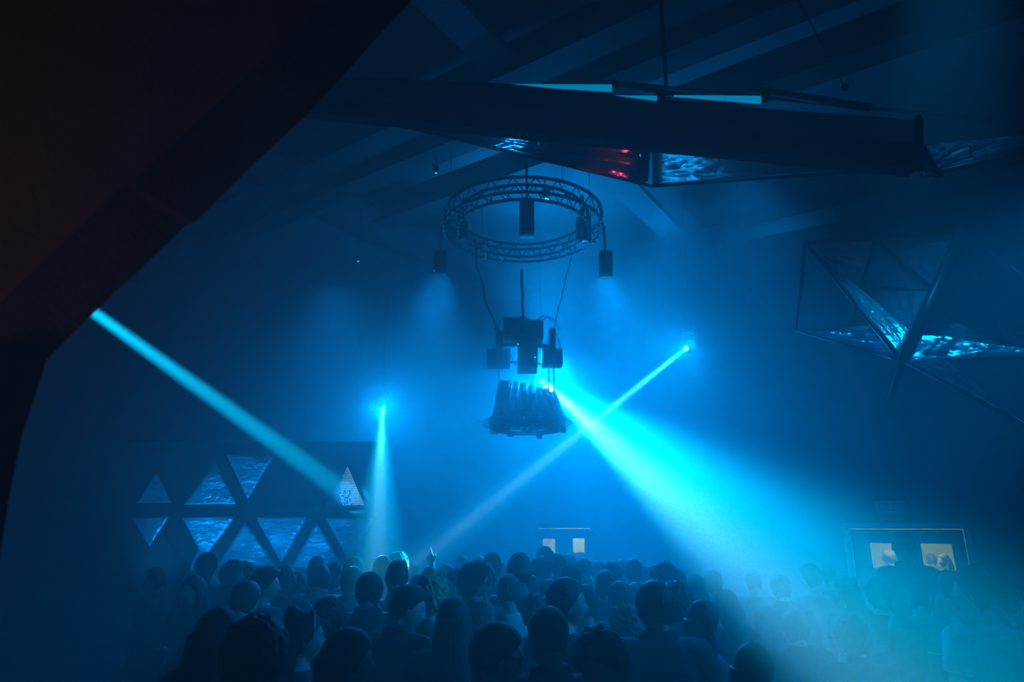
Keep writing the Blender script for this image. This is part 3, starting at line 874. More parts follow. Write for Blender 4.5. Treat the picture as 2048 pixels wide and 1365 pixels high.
def hand(bm, w, d, side, mode):
    w = Vector(w); d = Vector(d).normalized()
    up = Vector((0, 1, 0)) if abs(d.z) > 0.6 else Vector((0, 0, 1))
    x = d.cross(up).normalized()          # across the palm
    nrm = x.cross(d).normalized()
    rot = Matrix((x, nrm, d)).transposed()
    ellipsoid(bm, w + d * 0.045, (0.040, 0.016, 0.052), rot=rot, u=14, v=8)
    capsule(bm, w - d * 0.02, w + d * 0.02, 0.024, 0.024, 10)
    ln = (0.068, 0.078, 0.074, 0.060)
    for i in range(4):
        o = (i - 1.5) * 0.021
        b = w + d * (0.083 - abs(i - 1.3) * 0.003) + x * o
        L = ln[i]
        cu = {'curl': 0.9, 'open': 0.12, 'point': 0.05 if i == 0 else 1.6}[mode]
        f = (x * (o * (5 if mode == 'open' else 1.5)) + d).normalized()
        p1 = b + f * L * 0.5
        f2 = (f * math.cos(cu) + nrm * math.sin(cu)).normalized()
        p2 = p1 + f2 * L * 0.5
        if mode == 'point' and i > 0:
            f = (d * .4 + nrm * .9).normalized(); p1 = b + f * L * .4; p2 = p1 + (nrm * .3 - d).normalized() * L * .4
        capsule(bm, b - d * 0.01, p1, 0.0098, 0.0088, 8); capsule(bm, p1, p2, 0.0088, 0.0075, 8)
    tx = -x
    b = w + d * 0.025 + tx * 0.030
    p1 = b + (d * .7 + tx * .7 + nrm * .2).normalized() * 0.036; p2 = p1 + (d * .95 + tx * .15 + nrm * .3).normalized() * 0.028
    capsule(bm, b, p1, 0.013, 0.0105, 8); capsule(bm, p1, p2, 0.0105, 0.0085, 8)

TORSO = [((0, 0, .88), .155, .105), ((0, 0, .98), .158, .108), ((0, .004, 1.08), .145, .100), ((0, .004, 1.20), .152, .108), ((0, .004, 1.30), .165, .116),
         ((0, 0, 1.38), .168, .112), ((0, -.004, 1.43), .150, .098), ((0, -.008, 1.47), .108, .080), ((0, -.010, 1.50), .068, .066), ((0, -.010, 1.54), .056, .058), ((0, -.006, 1.60), .054, .056)]
def arm_pts(key, side):
    e, w, d, m_ = ARMS[key]
    s = Vector((side, 1, 1))
    return Vector(SH) * s, Vector(e) * s, Vector(w) * s, Vector(d) * s, m_

def body_bm(al, ar, hy, hp, hr=0.0):
    bm = bmesh.new()
    loft(bm, TORSO)
    for side, key in ((-1, al), (1, ar)):
        s, e, w, d, m_ = arm_pts(key, side)
        capsule(bm, s * 0.75 + Vector((0, 0, .36)), s, 0.055, 0.056)
        capsule(bm, s, e, 0.052, 0.038); capsule(bm, e, w, 0.037, 0.026)
        hand(bm, w, d, side, m_)
        hx = 0.088 * side
        capsule(bm, (hx, 0, .90), (hx * 1.05, 0.01, .50), .088, .055); capsule(bm, (hx * 1.05, 0.01, .50), (hx * 1.1, -.02, .10), .054, .038)
        ellipsoid(bm, (hx * 1.1, 0.05, .045), (.042, .12, .040), u=14, v=8)
    HM = head_matrix(hy, hp, hr)
    sphere_of(bm, lambda d: HC + skull(d), M4=HM)
    capsule(bm, (0, -.012, 1.50), HM @ Vector((0, -.005, 1.60)), .057, .055, 16)
    capsule(bm, (0, -.03, 1.48), HM @ Vector((0, -.035, 1.60)), .052, .046, 16)
    for sx_ in (-1, 1):
        R = HM.to_3x3() @ Euler((math.radians(-10), 0, math.radians(-22 * sx_))).to_matrix()
        ellipsoid(bm, HM @ (HC + Vector((.079 * sx_, -.006, -.006))), (.009, .019, .031), rot=R, u=12, v=10)
    return bm

def fold(me, amp, scale, seed=0.0, zs=1.0):
    off = Vector((seed, seed * 2, 0))
    nr = [v.normal.copy() for v in me.vertices]
    for v, n in zip(me.vertices, nr):
        p = Vector((v.co.x * scale, v.co.y * scale, v.co.z * scale * zs)) + off
        v.co += n * (noise.noise(p) * amp + abs(noise.noise(p * 2.3)) * amp * .6)

def top_bm(al, ar, kind):
    bm = bmesh.new()
    g_ = {'tee': .014, 'long': .018, 'coat': .034, 'hoodie': .030, 'tank': .008}[kind]
    hem = {'coat': .72, 'tank': .90}.get(kind, .84)
    secs = [((0, 0, hem), .165 + g_, .115 + g_)]
    for c, rx, ry in TORSO[1:8]:
        secs.append((c, rx + g_ * (1.0 if c[2] < 1.42 else .75), ry + g_ * (1.0 if c[2] < 1.42 else .75)))
    if kind in ('coat', 'hoodie'):
        secs += [((0, -.012, 1.505), .080, .078), ((0, -.014, 1.545), .074, .072)]
    else:
        secs += [((0, -.010, 1.495), .074 + g_ * .3, .072)]
    loft(bm, secs)
    for side, key in ((-1, al), (1, ar)):
        s, e, w, d, m_ = arm_pts(key, side)
        r = 1.0
        if kind == 'tank': 
            continue
        capsule(bm, s * 0.72 + Vector((0, 0, .40)), s, 0.058 + g_, 0.058 + g_)
        if kind == 'tee':
            q = s + (e - s) * 0.62
            rod(bm, s, q, 0.056 + g_, 0.054 + g_, 18)
        else:
            capsule(bm, s, e, 0.055 + g_ * .9, 0.044 + g_ * .8); rod(bm, e, e + (w - e) * 0.96, 0.043 + g_ * .8, 0.032 + g_ * .6, 16)
    if kind == 'hoodie':
        for a, b in (((-.10, -.03, 1.50), (0, -.10, 1.47)), ((.10, -.03, 1.50), (0, -.10, 1.47)), ((-.10, -.03, 1.50), (-.06, .07, 1.44)), ((.10, -.03, 1.50), (.06, .07, 1.44))):
            capsule(bm, a, b, .036, .040)
        ellipsoid(bm, (0, -.125, 1.43), (.085, .04, .075))
    if kind == 'coat':
        for sx_ in (-1, 1): capsule(bm, (.045 * sx_, .06, 1.50), (.075 * sx_, -.04, 1.525), .016, .018)
    return bm

def trousers_bm():
    bm = bmesh.new()
    loft(bm, [((0, 0, .80), .17, .12), ((0, 0, .90), .172, .122), ((0, 0, 1.0), .165, .115)])
    for side in (-1, 1):
        hx = 0.088 * side
        capsule(bm, (hx, 0, .88), (hx * 1.05, 0.01, .50), .098, .072); rod(bm, (hx * 1.05, 0.01, .50), (hx * 1.1, -.02, .09), .070, .062, 18)
    return bm

def shoe_bm(side):
    bm = bmesh.new(); hx = .097 * side
    loft(bm, [((hx, .05, 0.0), .052, .135), ((hx, .05, .03), .053, .137), ((hx, .04, .07), .048, .115), ((hx, -.01, .10), .045, .065), ((hx, -.02, .13), .044, .055)], n=20)
    return bm

def hair_bm(style):
    """in the frame of the head, neutral pose, pivot at the origin"""
    bm = bmesh.new()
    C = HC - PIV
    P_ = {'short': (.013, .022, .003, .38), 'fade': (.006, .020, .003, .34), 'buzz': (.006, .008, .001, .36), 'quiff': (.012, .036, .006, .36), 'curly': (.030, .036, .016, .42),
          'long': (.016, .020, .003, .60), 'wavy': (.030, .030, .010, .62), 'bun': (.012, .016, .003, .50), 'bald': (.004, .005, .0, .30), 'mop': (.026, .034, .010, .48)}[style]
    side_t, top_t, nz, lim = P_
    sd = sum(ord(c) for c in style) * 0.37
    def fn(d):
        f = d.z - 1.2 * d.y + lim
        if d.z < -.62 and style not in ('long', 'wavy'): f = min(f, (d.z + .80) * 1.2)
        m_ = smooth01(f / 0.22)
        t = side_t + (top_t - side_t) * smooth01((d.z + .1) / .8)
        if style == 'quiff' and d.y > 0: t += .02 * d.y * smooth01(d.z)
        if style == 'fade': t *= .55 + .45 * smooth01((d.z + .2) / .5)
        n_ = noise.noise(d * (5 if style in ('curly', 'mop') else 9) + Vector((sd, 0, 0))) * nz * 1.4 + abs(noise.noise(d * 14 + Vector((0, sd, 0)))) * nz
        b = skull(d, False)
        e = -.014 * (1 - m_) + (t + n_) * m_
        return C + b + d * e
    sphere_of(bm, fn, 72, 50)
    if style in ('long', 'wavy'):
        k = 1.25 if style == 'wavy' else 1.0
        low = -.30 if style == 'long' else -.20
        secs = []
        N = 12
        for i in range(N + 1):
            f = i / N
            z = C.z + .03 + (low - .06) * f - .04 * f
            rx = (.082 + .022 * math.sin(f * 2.4)) * k * (1 - .25 * max(0, f - .7) / .3)
            ry = (.050 + .008 * math.sin(f * 3)) * k * (1 - .35 * max(0, f - .6) / .4)
            yy = -.052 - .030 * smooth01(f * 1.4)
            secs.append(((0, yy, z), rx, ry))
        loft(bm, secs[::-1], n=36)
        for sx_ in (-1, 1):
            capsule(bm, (sx_ * .074, .015, C.z + .03), (sx_ * .088 * k, .02, C.z - .09), .022 * k, .026 * k)
            capsule(bm, (sx_ * .088 * k, .02, C.z - .09), (sx_ * .095, .035, C.z + low * .75), .026 * k, .018 * k)
    if style == 'bun':
        sphere_of(bm, lambda d: C + Vector((0, -.06, .115)) + d * (.046 + .006 * noise.noise(d * 6)), 24, 16)
        for sx_ in (-1, 1): capsule(bm, (sx_ * .06, -.03, C.z), (sx_ * .075, -.04, C.z - .30), .035, .020)
        capsule(bm, (0, -.06, C.z), (0, -.09, C.z - .30), .055, .035)
    vox = .0065
    me = remesh(bm, vox, 1, 'hair_' + style)
    # combed strands: fine relief running downwards
    amp = {'curly': .006, 'mop': .005, 'buzz': .001, 'bald': 0}.get(style, .0032)
    nr = [v.normal.copy() for v in me.vertices]
    for v, n in zip(me.vertices, nr):
        a = math.atan2(v.co.x, v.co.y + .03)
        if style in ('curly', 'mop'): q = noise.noise(v.co * 55)
        else: q = noise.noise(Vector((a * 16, v.co.z * 9, v.co.y * 6 + sd)))
        v.co += n * q * amp
    return me

SKIN = {'fair': mat('skin_fair', (0.50, 0.36, 0.29), 0.5, var=0.08), 'mid': mat('skin_mid', (0.36, 0.24, 0.18), 0.5, var=0.08), 'dark': mat('skin_dark', (0.12, 0.075, 0.055), 0.45, var=0.08)}
HAIR = {'black': mat('hair_black', (0.012, 0.010, 0.010), 0.62), 'brown': mat('hair_brown', (0.05, 0.032, 0.022), 0.62), 'light': mat('hair_light_brown', (0.16, 0.11, 0.07), 0.62), 'blond': mat('hair_blond', (0.42, 0.33, 0.19), 0.62), 'grey': mat('hair_grey', (0.3, 0.3, 0.3), 0.62)}
CLOTH = {n: mat('cloth_' + n, c, 0.9, bump=0.25, bscale=25, aniso=(1, 1, 0.35)) for n, c in dict(black=(.014, .014, .016), charcoal=(.05, .05, .055), navy=(.025, .035, .07), grey=(.20, .20, .21), white=(.62, .62, .62), denim=(.16, .20, .28), sand=(.36, .32, .26), teal=(.03, .30, .22), pink=(.60, .03, .20), green=(.10, .14, .10)).items()}
CACHE = {}
def cached(key, fn):
    if key not in CACHE: CACHE[key] = fn()
    return CACHE[key]
def use(o, m):
    if not o.data.materials: o.data.materials.append(None)
    o.material_slots[0].link = 'OBJECT'
    o.material_slots[0].material = m

def glasses_bm(up):
    bm = bmesh.new(); C = HC - PIV
    for sx_ in (-1, 1):
        c = C + Vector((.033 * sx_, .098, .010))
        pts = [c + Vector((math.cos(2 * PI * i / 14) * .027, -.012 * abs(math.cos(2 * PI * i / 14)), math.sin(2 * PI * i / 14) * .021)) for i in range(15)]
        path_tube(bm, pts, .0028, 5)
        rod(bm, c + Vector((.027 * sx_, -.008, .006)), C + Vector((.082 * sx_, -.005, .006)), .0028, n=5)
        prism(bm, pts[:-1], Vector((0, .002, 0)))
    rod(bm, C + Vector((-.008, .100, .014)), C + Vector((.008, .100, .014)), .003, n=5)
    if up:
        R = Matrix.Translation(C) @ Matrix.Rotation(math.radians(62), 4, 'X') @ Matrix.Diagonal((1.03, 1.12, 1.1, 1)) @ Matrix.Translation(-C)
        bmesh.ops.transform(bm, matrix=R, verts=bm.verts)
    return bm
def cap_bm(back=False):
    bm = bmesh.new(); C = HC - PIV
    sphere_of(bm, lambda d: C + Vector((d.x * .104, d.y * .124, max(d.z, -.05) * .152 + (.022 if d.z <= -.05 else .022))) , 32, 20)
    s = []
    for i in range(9):
        a_ = math.radians(-60 + 15 * i)
        s.append(C + Vector((math.sin(a_) * .078, .085 + math.cos(a_) * .085 - .01, .022 + .012 * math.cos(a_))))
    prism(bm, [C + Vector((-.075, .08, .030))] + s + [C + Vector((.075, .08, .030))], Vector((0, 0, .006)))
    return bm
M['shade'] = mat('dark_shades', (0.02, 0.02, 0.02), 0.15)
M['eye'] = mat('eye_surface', (0.16, 0.14, 0.13), 0.3)
M['drink'] = mat('plastic_cup', (0.5, 0.55, 0.55), 0.2)
M['phone'] = mat('phone_body', (0.03, 0.03, 0.03), 0.2, emit=(0.15, 0.6, 1.0), estr=0.0)

def person(px, py, D, yaw, hy, hp, arms, hair, hc, top, tc, skin, label, wide=1.0, extra='', group='people on the dance floor', z0=0.0, hr=0.0, loc=None, scale=None):
    al, ar = arms
    C_ = at(px, py, D) if loc is None else None
    rise = {'curly': .045, 'mop': .04, 'quiff': .035, 'long': .02, 'wavy': .03, 'buzz': .006, 'bald': .004}.get(hair, .018)
    Hm = head_matrix(hy, hp, hr)
    crown = Hm @ Vector((0, 0, 1.75 + rise))
    if loc is None:
        s = (C_.z - z0) / crown.z
        R = Matrix.Rotation(math.radians(yaw), 3, 'Z')
        o_ = R @ Vector((crown.x * wide, crown.y * wide, 0)) * s
        base = Vector((C_.x - o_.x, C_.y - o_.y, z0))
    else:
        base = Vector(loc); s = scale
    SCALES.append((round(s, 3), px, py))
    me = cached(('body', al, ar, hy, hp, hr), lambda: remesh(body_bm(al, ar, hy, hp, hr), .0078, 1, 'person'))
    p = bpy.data.objects.new('person', me); COL.objects.link(p)
    use(p, SKIN[skin])
    p.location = base; p.rotation_euler = (0, 0, math.radians(yaw)); p.scale = (s * wide, s * wide, s)
    tag(p, label, 'person', group)
    def child(name, me, m):
        o = bpy.data.objects.new(name, me); COL.objects.link(o); o.parent = p; use(o, m); return o
    def mk_top():
        me = remesh(top_bm(al, ar, top), .011, 3, 'top')
        fold(me, {'tee': .005, 'tank': .002, 'coat': .008, 'hoodie': .008}.get(top, .006), 9, len(top), .6)
        return me
    nm = {'tee': 't_shirt', 'long': 'sweater', 'coat': 'jacket', 'hoodie': 'hoodie', 'tank': 'vest'}[top]
    child(nm, cached(('top', al, ar, top), mk_top), CLOTH[tc])
    child('trousers', cached('trousers', lambda: remesh(trousers_bm(), .014, 2, 'trousers')), CLOTH['navy'])
    for sd in (-1, 1):
        def mk_shoe():
            bm = shoe_bm(sd); bmesh.ops.recalc_face_normals(bm, faces=bm.faces); m_ = bpy.data.meshes.new('shoe'); bm.to_mesh(m_); bm.free(); return m_
        child('shoe', cached(('shoe', sd), mk_shoe), CLOTH['black'])
    def on_head(name, key, fn, m):
        def mk():
            bm = fn(); bmesh.ops.recalc_face_normals(bm, faces=bm.faces); m_ = bpy.data.meshes.new(name); bm.to_mesh(m_); bm.free(); return m_
        o = child(name, cached(key, mk), m)
        o.location = PIV; o.rotation_mode = 'ZXY'; o.rotation_euler = Euler((math.radians(hp), math.radians(hr), math.radians(hy)), 'ZXY')
        return o
    h = child('hair', cached(('hair', hair), lambda: hair_bm(hair)), HAIR[hc])
    h.location = PIV; h.rotation_mode = 'ZXY'; h.rotation_euler = Euler((math.radians(hp), math.radians(hr), math.radians(hy)), 'ZXY')
    def eye_bm(sx_):
        def f():
            bm = bmesh.new(); ellipsoid(bm, HC - PIV + Vector((.031 * sx_, .0735, .008)), (.0115, .0115, .008), u=12, v=8); return bm
        return f
    if abs((yaw + hy + 180) % 360 - 180) > 40:
        for sx_ in (-1, 1): on_head('eye', ('eye', sx_), eye_bm(sx_), M['eye'])
    if 'S' in extra: on_head('sunglasses', 'shades_up', lambda: glasses_bm(True), M['shade'])
    if 'G' in extra: on_head('glasses', 'glasses', lambda: glasses_bm(False), M['shade'])
    if 'C' in extra: on_head('cap', 'cap', cap_bm, CLOTH['black'])
    if 'W' in extra: on_head('cap', 'cap', cap_bm, CLOTH['grey'])
    if 'B' in extra:
        def bow():
            bm = bmesh.new(); C2 = HC - PIV
            for sx_ in (-1, 1):
                prism(bm, [C2 + Vector((0, .045, .130)), C2 + Vector((.05 * sx_, .035, .155)), C2 + Vector((.05 * sx_, .055, .115))], Vector((0, -.012, .004)))
            pts = [C2 + Vector((math.cos(PI * i / 12) * .088, .045, math.sin(PI * i / 12) * .132)) for i in range(13)]
            path_tube(bm, pts, .007, 6)
            return bm
        on_head('hair_bow', 'bow', bow, CLOTH['white'])
    if 'V' in extra:
        def mk_v():
            bm = bmesh.new()
            secs = [((0, 0, .86), .19, .14)] + [(c, rx + .026 * (1 if c[2] < 1.42 else .8), ry + .026) for c, rx, ry in TORSO[1:7]]
            loft(bm, secs)
            for sx_ in (-1, 1): capsule(bm, (.06 * sx_, -.01, 1.47), (.15 * sx_, 0, 1.43), .05, .055)
            return remesh(bm, .011, 2, 'waistcoat')
        child('waistcoat', cached('waistcoat', mk_v), CLOTH['black'])
    if 'N' in extra:
        def chain():
            bm = bmesh.new()
            for i in range(16):
                a_ = 2 * PI * i / 16
                ellipsoid(bm, Vector((math.cos(a_) * .075, math.sin(a_) * .085 + .01, 1.475 - .03 * math.sin(a_))), (.007,) * 3, u=6, v=4)
            m_ = bpy.data.meshes.new('necklace'); bm.to_mesh(m_); bm.free(); return m_
        child('necklace', cached('chain', chain), M['steel'])
    if 'D' in extra:                                  # a cup in the right hand: a thing of its own
        _, e, w_, d_, _m = arm_pts(ar, 1)
        Rz = Matrix.Rotation(math.radians(yaw), 3, 'Z')
        c = base + Rz @ (Vector(w_ + d_.normalized() * .085) * s)
        bm = bmesh.new(); rod(bm, c + Vector((0, 0, -.06)), c + Vector((0, 0, .06)), .030, .040, 16)
        tag(link('cup', bm, M['drink'], None, True), DRINKS.pop(0), 'cup')
    return p
SCALES = []
DRINKS = ['pale plastic cup held up by the man in the light shirt near the bouncer', 'pale cup held low beside the woman with the bow', 'small clear cup held beside the capped man near the triangles']

DN = ('down', 'down'); BN = ('down', 'bent'); OU = ('out', 'out'); PH = ('phone', 'bent')
# px, py of the crown, distance, body turn, head turn, head pitch, arms, hair, colour, top, colour, skin, label
PEOPLE = [
 # --- nearest row
 (1097, 1214, 3.15, 5, 0, 0, DN, 'fade', 'black', 'coat', 'charcoal', 'mid', 'man seen from behind with short dark hair and collared jacket, tallest in the front row'),
 (1000, 1246, 2.95, -30, -40, -22, DN, 'short', 'brown', 'hoodie', 'grey', 'fair', 'man in a light hoodie with head bowed, next to the tall man with the collar', 1.0, 'G'),
 (1190, 1254, 2.85, 150, 0, -22, DN, 'mop', 'brown', 'tee', 'white', 'fair', 'person with bushy curly hair facing back towards the booth, eyes lowered'),
 (693, 1256, 3.0, -70, 0, 0, DN, 'long', 'black', 'tee', 'black', 'fair', 'woman in profile with sleek dark hair, closest of the two women at the edge'),
 (606, 1222, 3.55, -70, 0, 0, DN, 'bun', 'brown', 'tee', 'charcoal', 'fair', 'woman in profile with a pale bow in her pinned up hair', 1.0, 'B'),
 (515, 1226, 2.7, 15, 0, 0, DN, 'mop', 'black', 'coat', 'black', 'mid', 'broad dark figure in a coat nearest the black hood', 1.12),
 (436, 1216, 3.35, -20, 0, 0, DN, 'long', 'black', 'coat', 'black', 'mid', 'dark coated figure with long hair behind the broad dark figure'),
 # --- second row
 (1308, 1162, 3.9, 0, 0, 0, DN, 'short', 'brown', 'coat', 'charcoal', 'fair', 'man in a long coat seen from behind, on his own under the broad beam', 1.05),
 (908, 1193, 3.9, 0, 0, 0, DN, 'long', 'brown', 'coat', 'charcoal', 'fair', 'woman with long straight hair seen squarely from behind'),
 (826, 1170, 4.45, -40, -40, -22, BN, 'short', 'black', 'coat', 'charcoal', 'fair', 'man looking down with ear showing, in a dark jacket beside the long haired woman', 1.0, ''),
 (656, 1195, 4.3, 0, -40, 0, DN, 'wavy', 'black', 'tee', 'black', 'fair', 'woman with thick dark wavy hair behind the two women in profile'),
 (1128, 1156, 4.15, -45, -40, 0, DN, 'short', 'light', 'long', 'navy', 'fair', 'man in profile with light brown hair behind the tall man with the collar'),
 (1250, 1202, 4.2, 10, 0, 0, DN, 'curly', 'light', 'tank', 'black', 'fair', 'woman with curly hair beside the man in the long coat', .95),
 (1352, 1160, 4.45, 20, 0, 0, DN, 'mop', 'brown', 'long', 'navy', 'fair', 'person with full hair just behind the man in the long coat'),
 (1402, 1199, 4.3, -80, 0, 0, BN, 'long', 'brown', 'tee', 'grey', 'fair', 'woman in profile with lit hair edge and necklace beneath the broad beam', .95, 'N'),
 (1500, 1285, 3.2, -20, -40, 0, BN, 'long', 'brown', 'long', 'navy', 'fair', 'hazy woman low under the broad beam with lit hair strands', .92),
 (493, 1163, 5.1, -15, 0, 0, DN, 'short', 'black', 'tee', 'white', 'fair', 'man in a light T-shirt seen from behind with his shoulder lit', 1.08),
 (1068, 1184, 4.9, 10, 0, -22, DN, 'mop', 'black', 'tee', 'grey', 'fair', 'person with tousled black hair and glasses behind the tall man with the collar', .95, 'G'),
 (962, 1197, 4.75, 0, 0, 0, DN, 'wavy', 'light', 'tee', 'grey', 'fair', 'woman with long light hair beside the dark long haired woman', .93),
 (740, 1145, 5.4, 0, 0, 0, DN, 'short', 'black', 'coat', 'black', 'mid', 'broad man in black seen from behind, ear showing, behind the women in profile', 1.05),
 (1905, 1152, 5.0, 35, 0, 0, BN, 'short', 'brown', 'long', 'charcoal', 'fair', 'dark haired man talking in front of the double doors', 1.0, ''),
 (1945, 1140, 4.3, 5, 40, 0, DN, 'short', 'brown', 'tee', 'white', 'fair', 'man with pale sleeves and dark waistcoat nearest the beam foot by the doors', 1.0, 'V'),
 (1998, 1150, 5.2, 40, 0, 0, DN, 'mop', 'black', 'coat', 'black', 'fair', 'dark coated man at the far edge past the double doors'),
 (1895, 1142, 6.3, 200, 0, 0, DN, 'long', 'brown', 'tee', 'black', 'fair', 'person facing the hall just under the large lit window panel'),
 # --- middle rows
 (795, 1121, 5.55, 0, 0, 0, DN, 'buzz', 'black', 'long', 'denim', 'fair', 'man with sunglasses pushed up on cropped hair, pale denim jacket', 1.0, 'S'),
 (640, 1130, 6.7, 0, 0, 0, DN, 'short', 'black', 'coat', 'sand', 'fair', 'broad shouldered man in a light jacket seen from behind', 1.1),
 (863, 1143, 5.0, -20, 0, 0, DN, 'curly', 'blond', 'tee', 'grey', 'fair', 'person with large fair curls nearer than the blond person who points'),
 (947, 1123, 5.2, -30, -40, 0, DN, 'quiff', 'black', 'coat', 'charcoal', 'mid', 'man with swept dark hair and glasses turning his head', 1.0, 'G'),
 (911, 1136, 6.2, 0, 0, 0, DN, 'buzz', 'black', 'coat', 'charcoal', 'mid', 'man with cropped hair and sunglasses on top beside the man in glasses', 1.0, 'S'),
 (1018, 1149, 5.6, 0, 0, 0, DN, 'short', 'brown', 'tee', 'white', 'fair', 'man with sunglasses on his hair and a loose pale T-shirt', 1.0, 'S'),
 (1040, 1115, 5.9, 10, 0, 0, DN, 'short', 'black', 'long', 'black', 'mid', 'man in a cap with its peak to the side, behind the pale T-shirt man', 1.0, 'W'),
 (1212, 1142, 5.7, 0, 0, 0, DN, 'short', 'brown', 'coat', 'charcoal', 'fair', 'man with smooth rounded hair and lit collar edge, before the curly haired woman'),
 (1140, 1128, 6.2, 0, 0, 0, BN, 'mop', 'brown', 'tee', 'white', 'fair', 'person with ruffled hair and a striped bright shoulder'),
 (705, 1134, 6.1, -15, 0, 0, DN, 'short', 'blond', 'coat', 'grey', 'fair', 'fair haired person between the broad man in black and the light jacket'),
 (532, 1134, 5.8, -35, -40, 0, BN, 'quiff', 'brown', 'long', 'navy', 'fair', 'man in profile with lit cheek behind the light T-shirt shoulder'),
 (571, 1130, 6.6, 0, 0, 0, DN, 'mop', 'light', 'coat', 'navy', 'fair', 'person with tousled light hair in a padded jacket'),
 (765, 1111, 7.0, -10, 0, 0, DN, 'long', 'light', 'tee', 'grey', 'fair', 'person with long pale hair under the upright beam', .95),
 (797, 1102, 7.5, -10, 0, 0, ('down', 'aim'), 'mop', 'blond', 'tee', 'white', 'fair', 'blond person pointing a hand up, caught brightly at the foot of the crossing beam'),
 (709, 1113, 7.0, 15, 0, 0, DN, 'mop', 'brown', 'tee', 'charcoal', 'fair', 'dark haired person at the edge of the upright beam'),
 (980, 1157, 6.9, -60, 0, 0, BN, 'mop', 'light', 'tee', 'grey', 'fair', 'light haired person standing between the two men wearing glasses'),
 (1063, 1152, 6.7, 0, 0, 0, DN, 'short', 'brown', 'tee', 'charcoal', 'fair', 'short haired person beside the loose pale T-shirt'),
 (1221, 1123, 6.8, -20, 0, 0, BN, 'mop', 'light', 'tee', 'sand', 'fair', 'light haired person behind the man with smooth rounded hair'),
 (1167, 1116, 7.6, 0, 0, 0, DN, 'short', 'brown', 'coat', 'grey', 'fair', 'dim short haired man below the far lit window panel'),
 (1116, 1107, 7.5, 30, 0, 0, BN, 'short', 'black', 'tee', 'grey', 'fair', 'man with flat topped dark hair under the far doors'),
 (1081, 1112, 7.0, -20, 0, 0, DN, 'mop', 'black', 'tee', 'charcoal', 'mid', 'dark haired man directly behind the man in the cap', 1.0, ''),
 (1090, 1092, 8.6, 0, 0, 0, DN, 'mop', 'light', 'tee', 'grey', 'fair', 'tall hazy figure covering the dimmer far window panel'),
 (985, 1112, 7.8, 20, 0, 0, DN, 'short', 'black', 'tee', 'grey', 'fair', 'dark capped head beyond the man with swept hair', 1.0, 'C'),
 (968, 1125, 6.4, 60, 0, 0, BN, 'mop', 'blond', 'tee', 'grey', 'fair', 'fair haired person turned sideways behind the man with swept hair'),
 (598, 1144, 7.2, 20, 0, 0, DN, 'short', 'light', 'tee', 'navy', 'fair', 'short hazy person between the padded jacket and the light jacket'),
 (672, 1124, 7.6, 160, 0, 0, DN, 'mop', 'brown', 'tee', 'charcoal', 'fair', 'hazy person facing back, behind the fair haired person'),
 (633, 1113, 8.6, 0, 0, 0, DN, 'short', 'black', 'tee', 'charcoal', 'fair', 'dim figure before the last inverted film triangle'),
 (416, 1112, 7.4, 170, 0, 0, BN, 'fade', 'black', 'tee', 'charcoal', 'mid', 'man in a dark cap facing back, before the lowest film triangle', 1.0, 'C'),
 (467, 1119, 7.3, -50, 0, 0, BN, 'mop', 'black', 'coat', 'navy', 'mid', 'dark haired person next to the capped man'),
 (490, 1123, 8.0, 20, 0, 0, DN, 'curly', 'black', 'tee', 'navy', 'mid', 'curly haired figure close behind the dark haired person'),
 (316, 1135, 6.8, 100, 0, 0, BN, 'fade', 'black', 'coat', 'black', 'mid', 'dim man alone in profile below the small inverted triangle'),
 (392, 1150, 6.2, 160, 0, 0, BN, 'long', 'black', 'tee', 'black', 'mid', 'dim seated-height woman in the dark below the lowest film triangle'),
 (1328, 1121, 5.9, 10, 0, 0, BN, 'mop', 'light', 'tee', 'grey', 'fair', 'hazy person at the beam edge behind the man in the long coat'),
 (1270, 1166, 6.2, -30, 0, 0, DN, 'short', 'light', 'coat', 'grey', 'fair', 'short hazy person half hidden by the long coat, on its dark side'),
 (1240, 1163, 5.4, 20, 0, 0, DN, 'short', 'brown', 'tee', 'charcoal', 'fair', 'small dark head just above the curly haired woman'),
 (1266, 1118, 7.4, 0, 0, 0, ('half', 'half'), 'short', 'light', 'tee', 'grey', 'fair', 'person with both hands raised far back near the broad beam'),
 (893, 1128, 7.9, 15, 0, 0, DN, 'mop', 'light', 'tee', 'white', 'fair', 'light haired hazy person close behind the large fair curls'),
 (860, 1135, 6.6, 0, 0, 0, DN, 'short', 'black', 'tee', 'charcoal', 'mid', 'dark head peeping over the large fair curls'),
 (958, 1112, 8.6, 10, 0, 0, ('half', 'down'), 'long', 'blond', 'tee', 'grey', 'fair', 'far hazy person with one hand held up behind the glasses'),
 (1805, 1074, 6.9, 172, 0, 0, DN, 'fade', 'black', 'coat', 'black', 'dark', 'bouncer in black on the step between the two lit window panels', 1.05, 'C'),
 (1620, 1128, 6.6, 30, 0, 0, ('down', 'bent'), 'short', 'brown', 'tee', 'grey', 'fair', 'hazy man holding a cup inside the broad beam', 1.0, 'D'),
 (1690, 1150, 6.3, 20, 0, 0, DN, 'long', 'brown', 'tee', 'navy', 'fair', 'hazy long haired woman inside the beam by the door frame'),
 (1755, 1155, 6.1, -10, 0, 0, DN, 'mop', 'brown', 'tee', 'charcoal', 'fair', 'hazy person just below the smaller lit window panel'),
 (1560, 1150, 6.4, 0, 0, 0, DN, 'short', 'brown', 'coat', 'navy', 'fair', 'hazy man in the middle of the broad beam'),
 (1452, 1180, 5.6, 10, 0, 0, DN, 'wavy', 'brown', 'tee', 'navy', 'fair', 'wavy haired woman near the lower edge of the broad beam', .95),
 (1588, 1222, 4.6, 0, 0, 0, DN, 'short', 'black', 'coat', 'black', 'mid', 'dark coated man low beneath the middle of the broad beam'),
 (1700, 1228, 4.5, 10, 0, 0, DN, 'mop', 'black', 'coat', 'black', 'mid', 'dark curly person low beneath the beam before the long haired woman'),
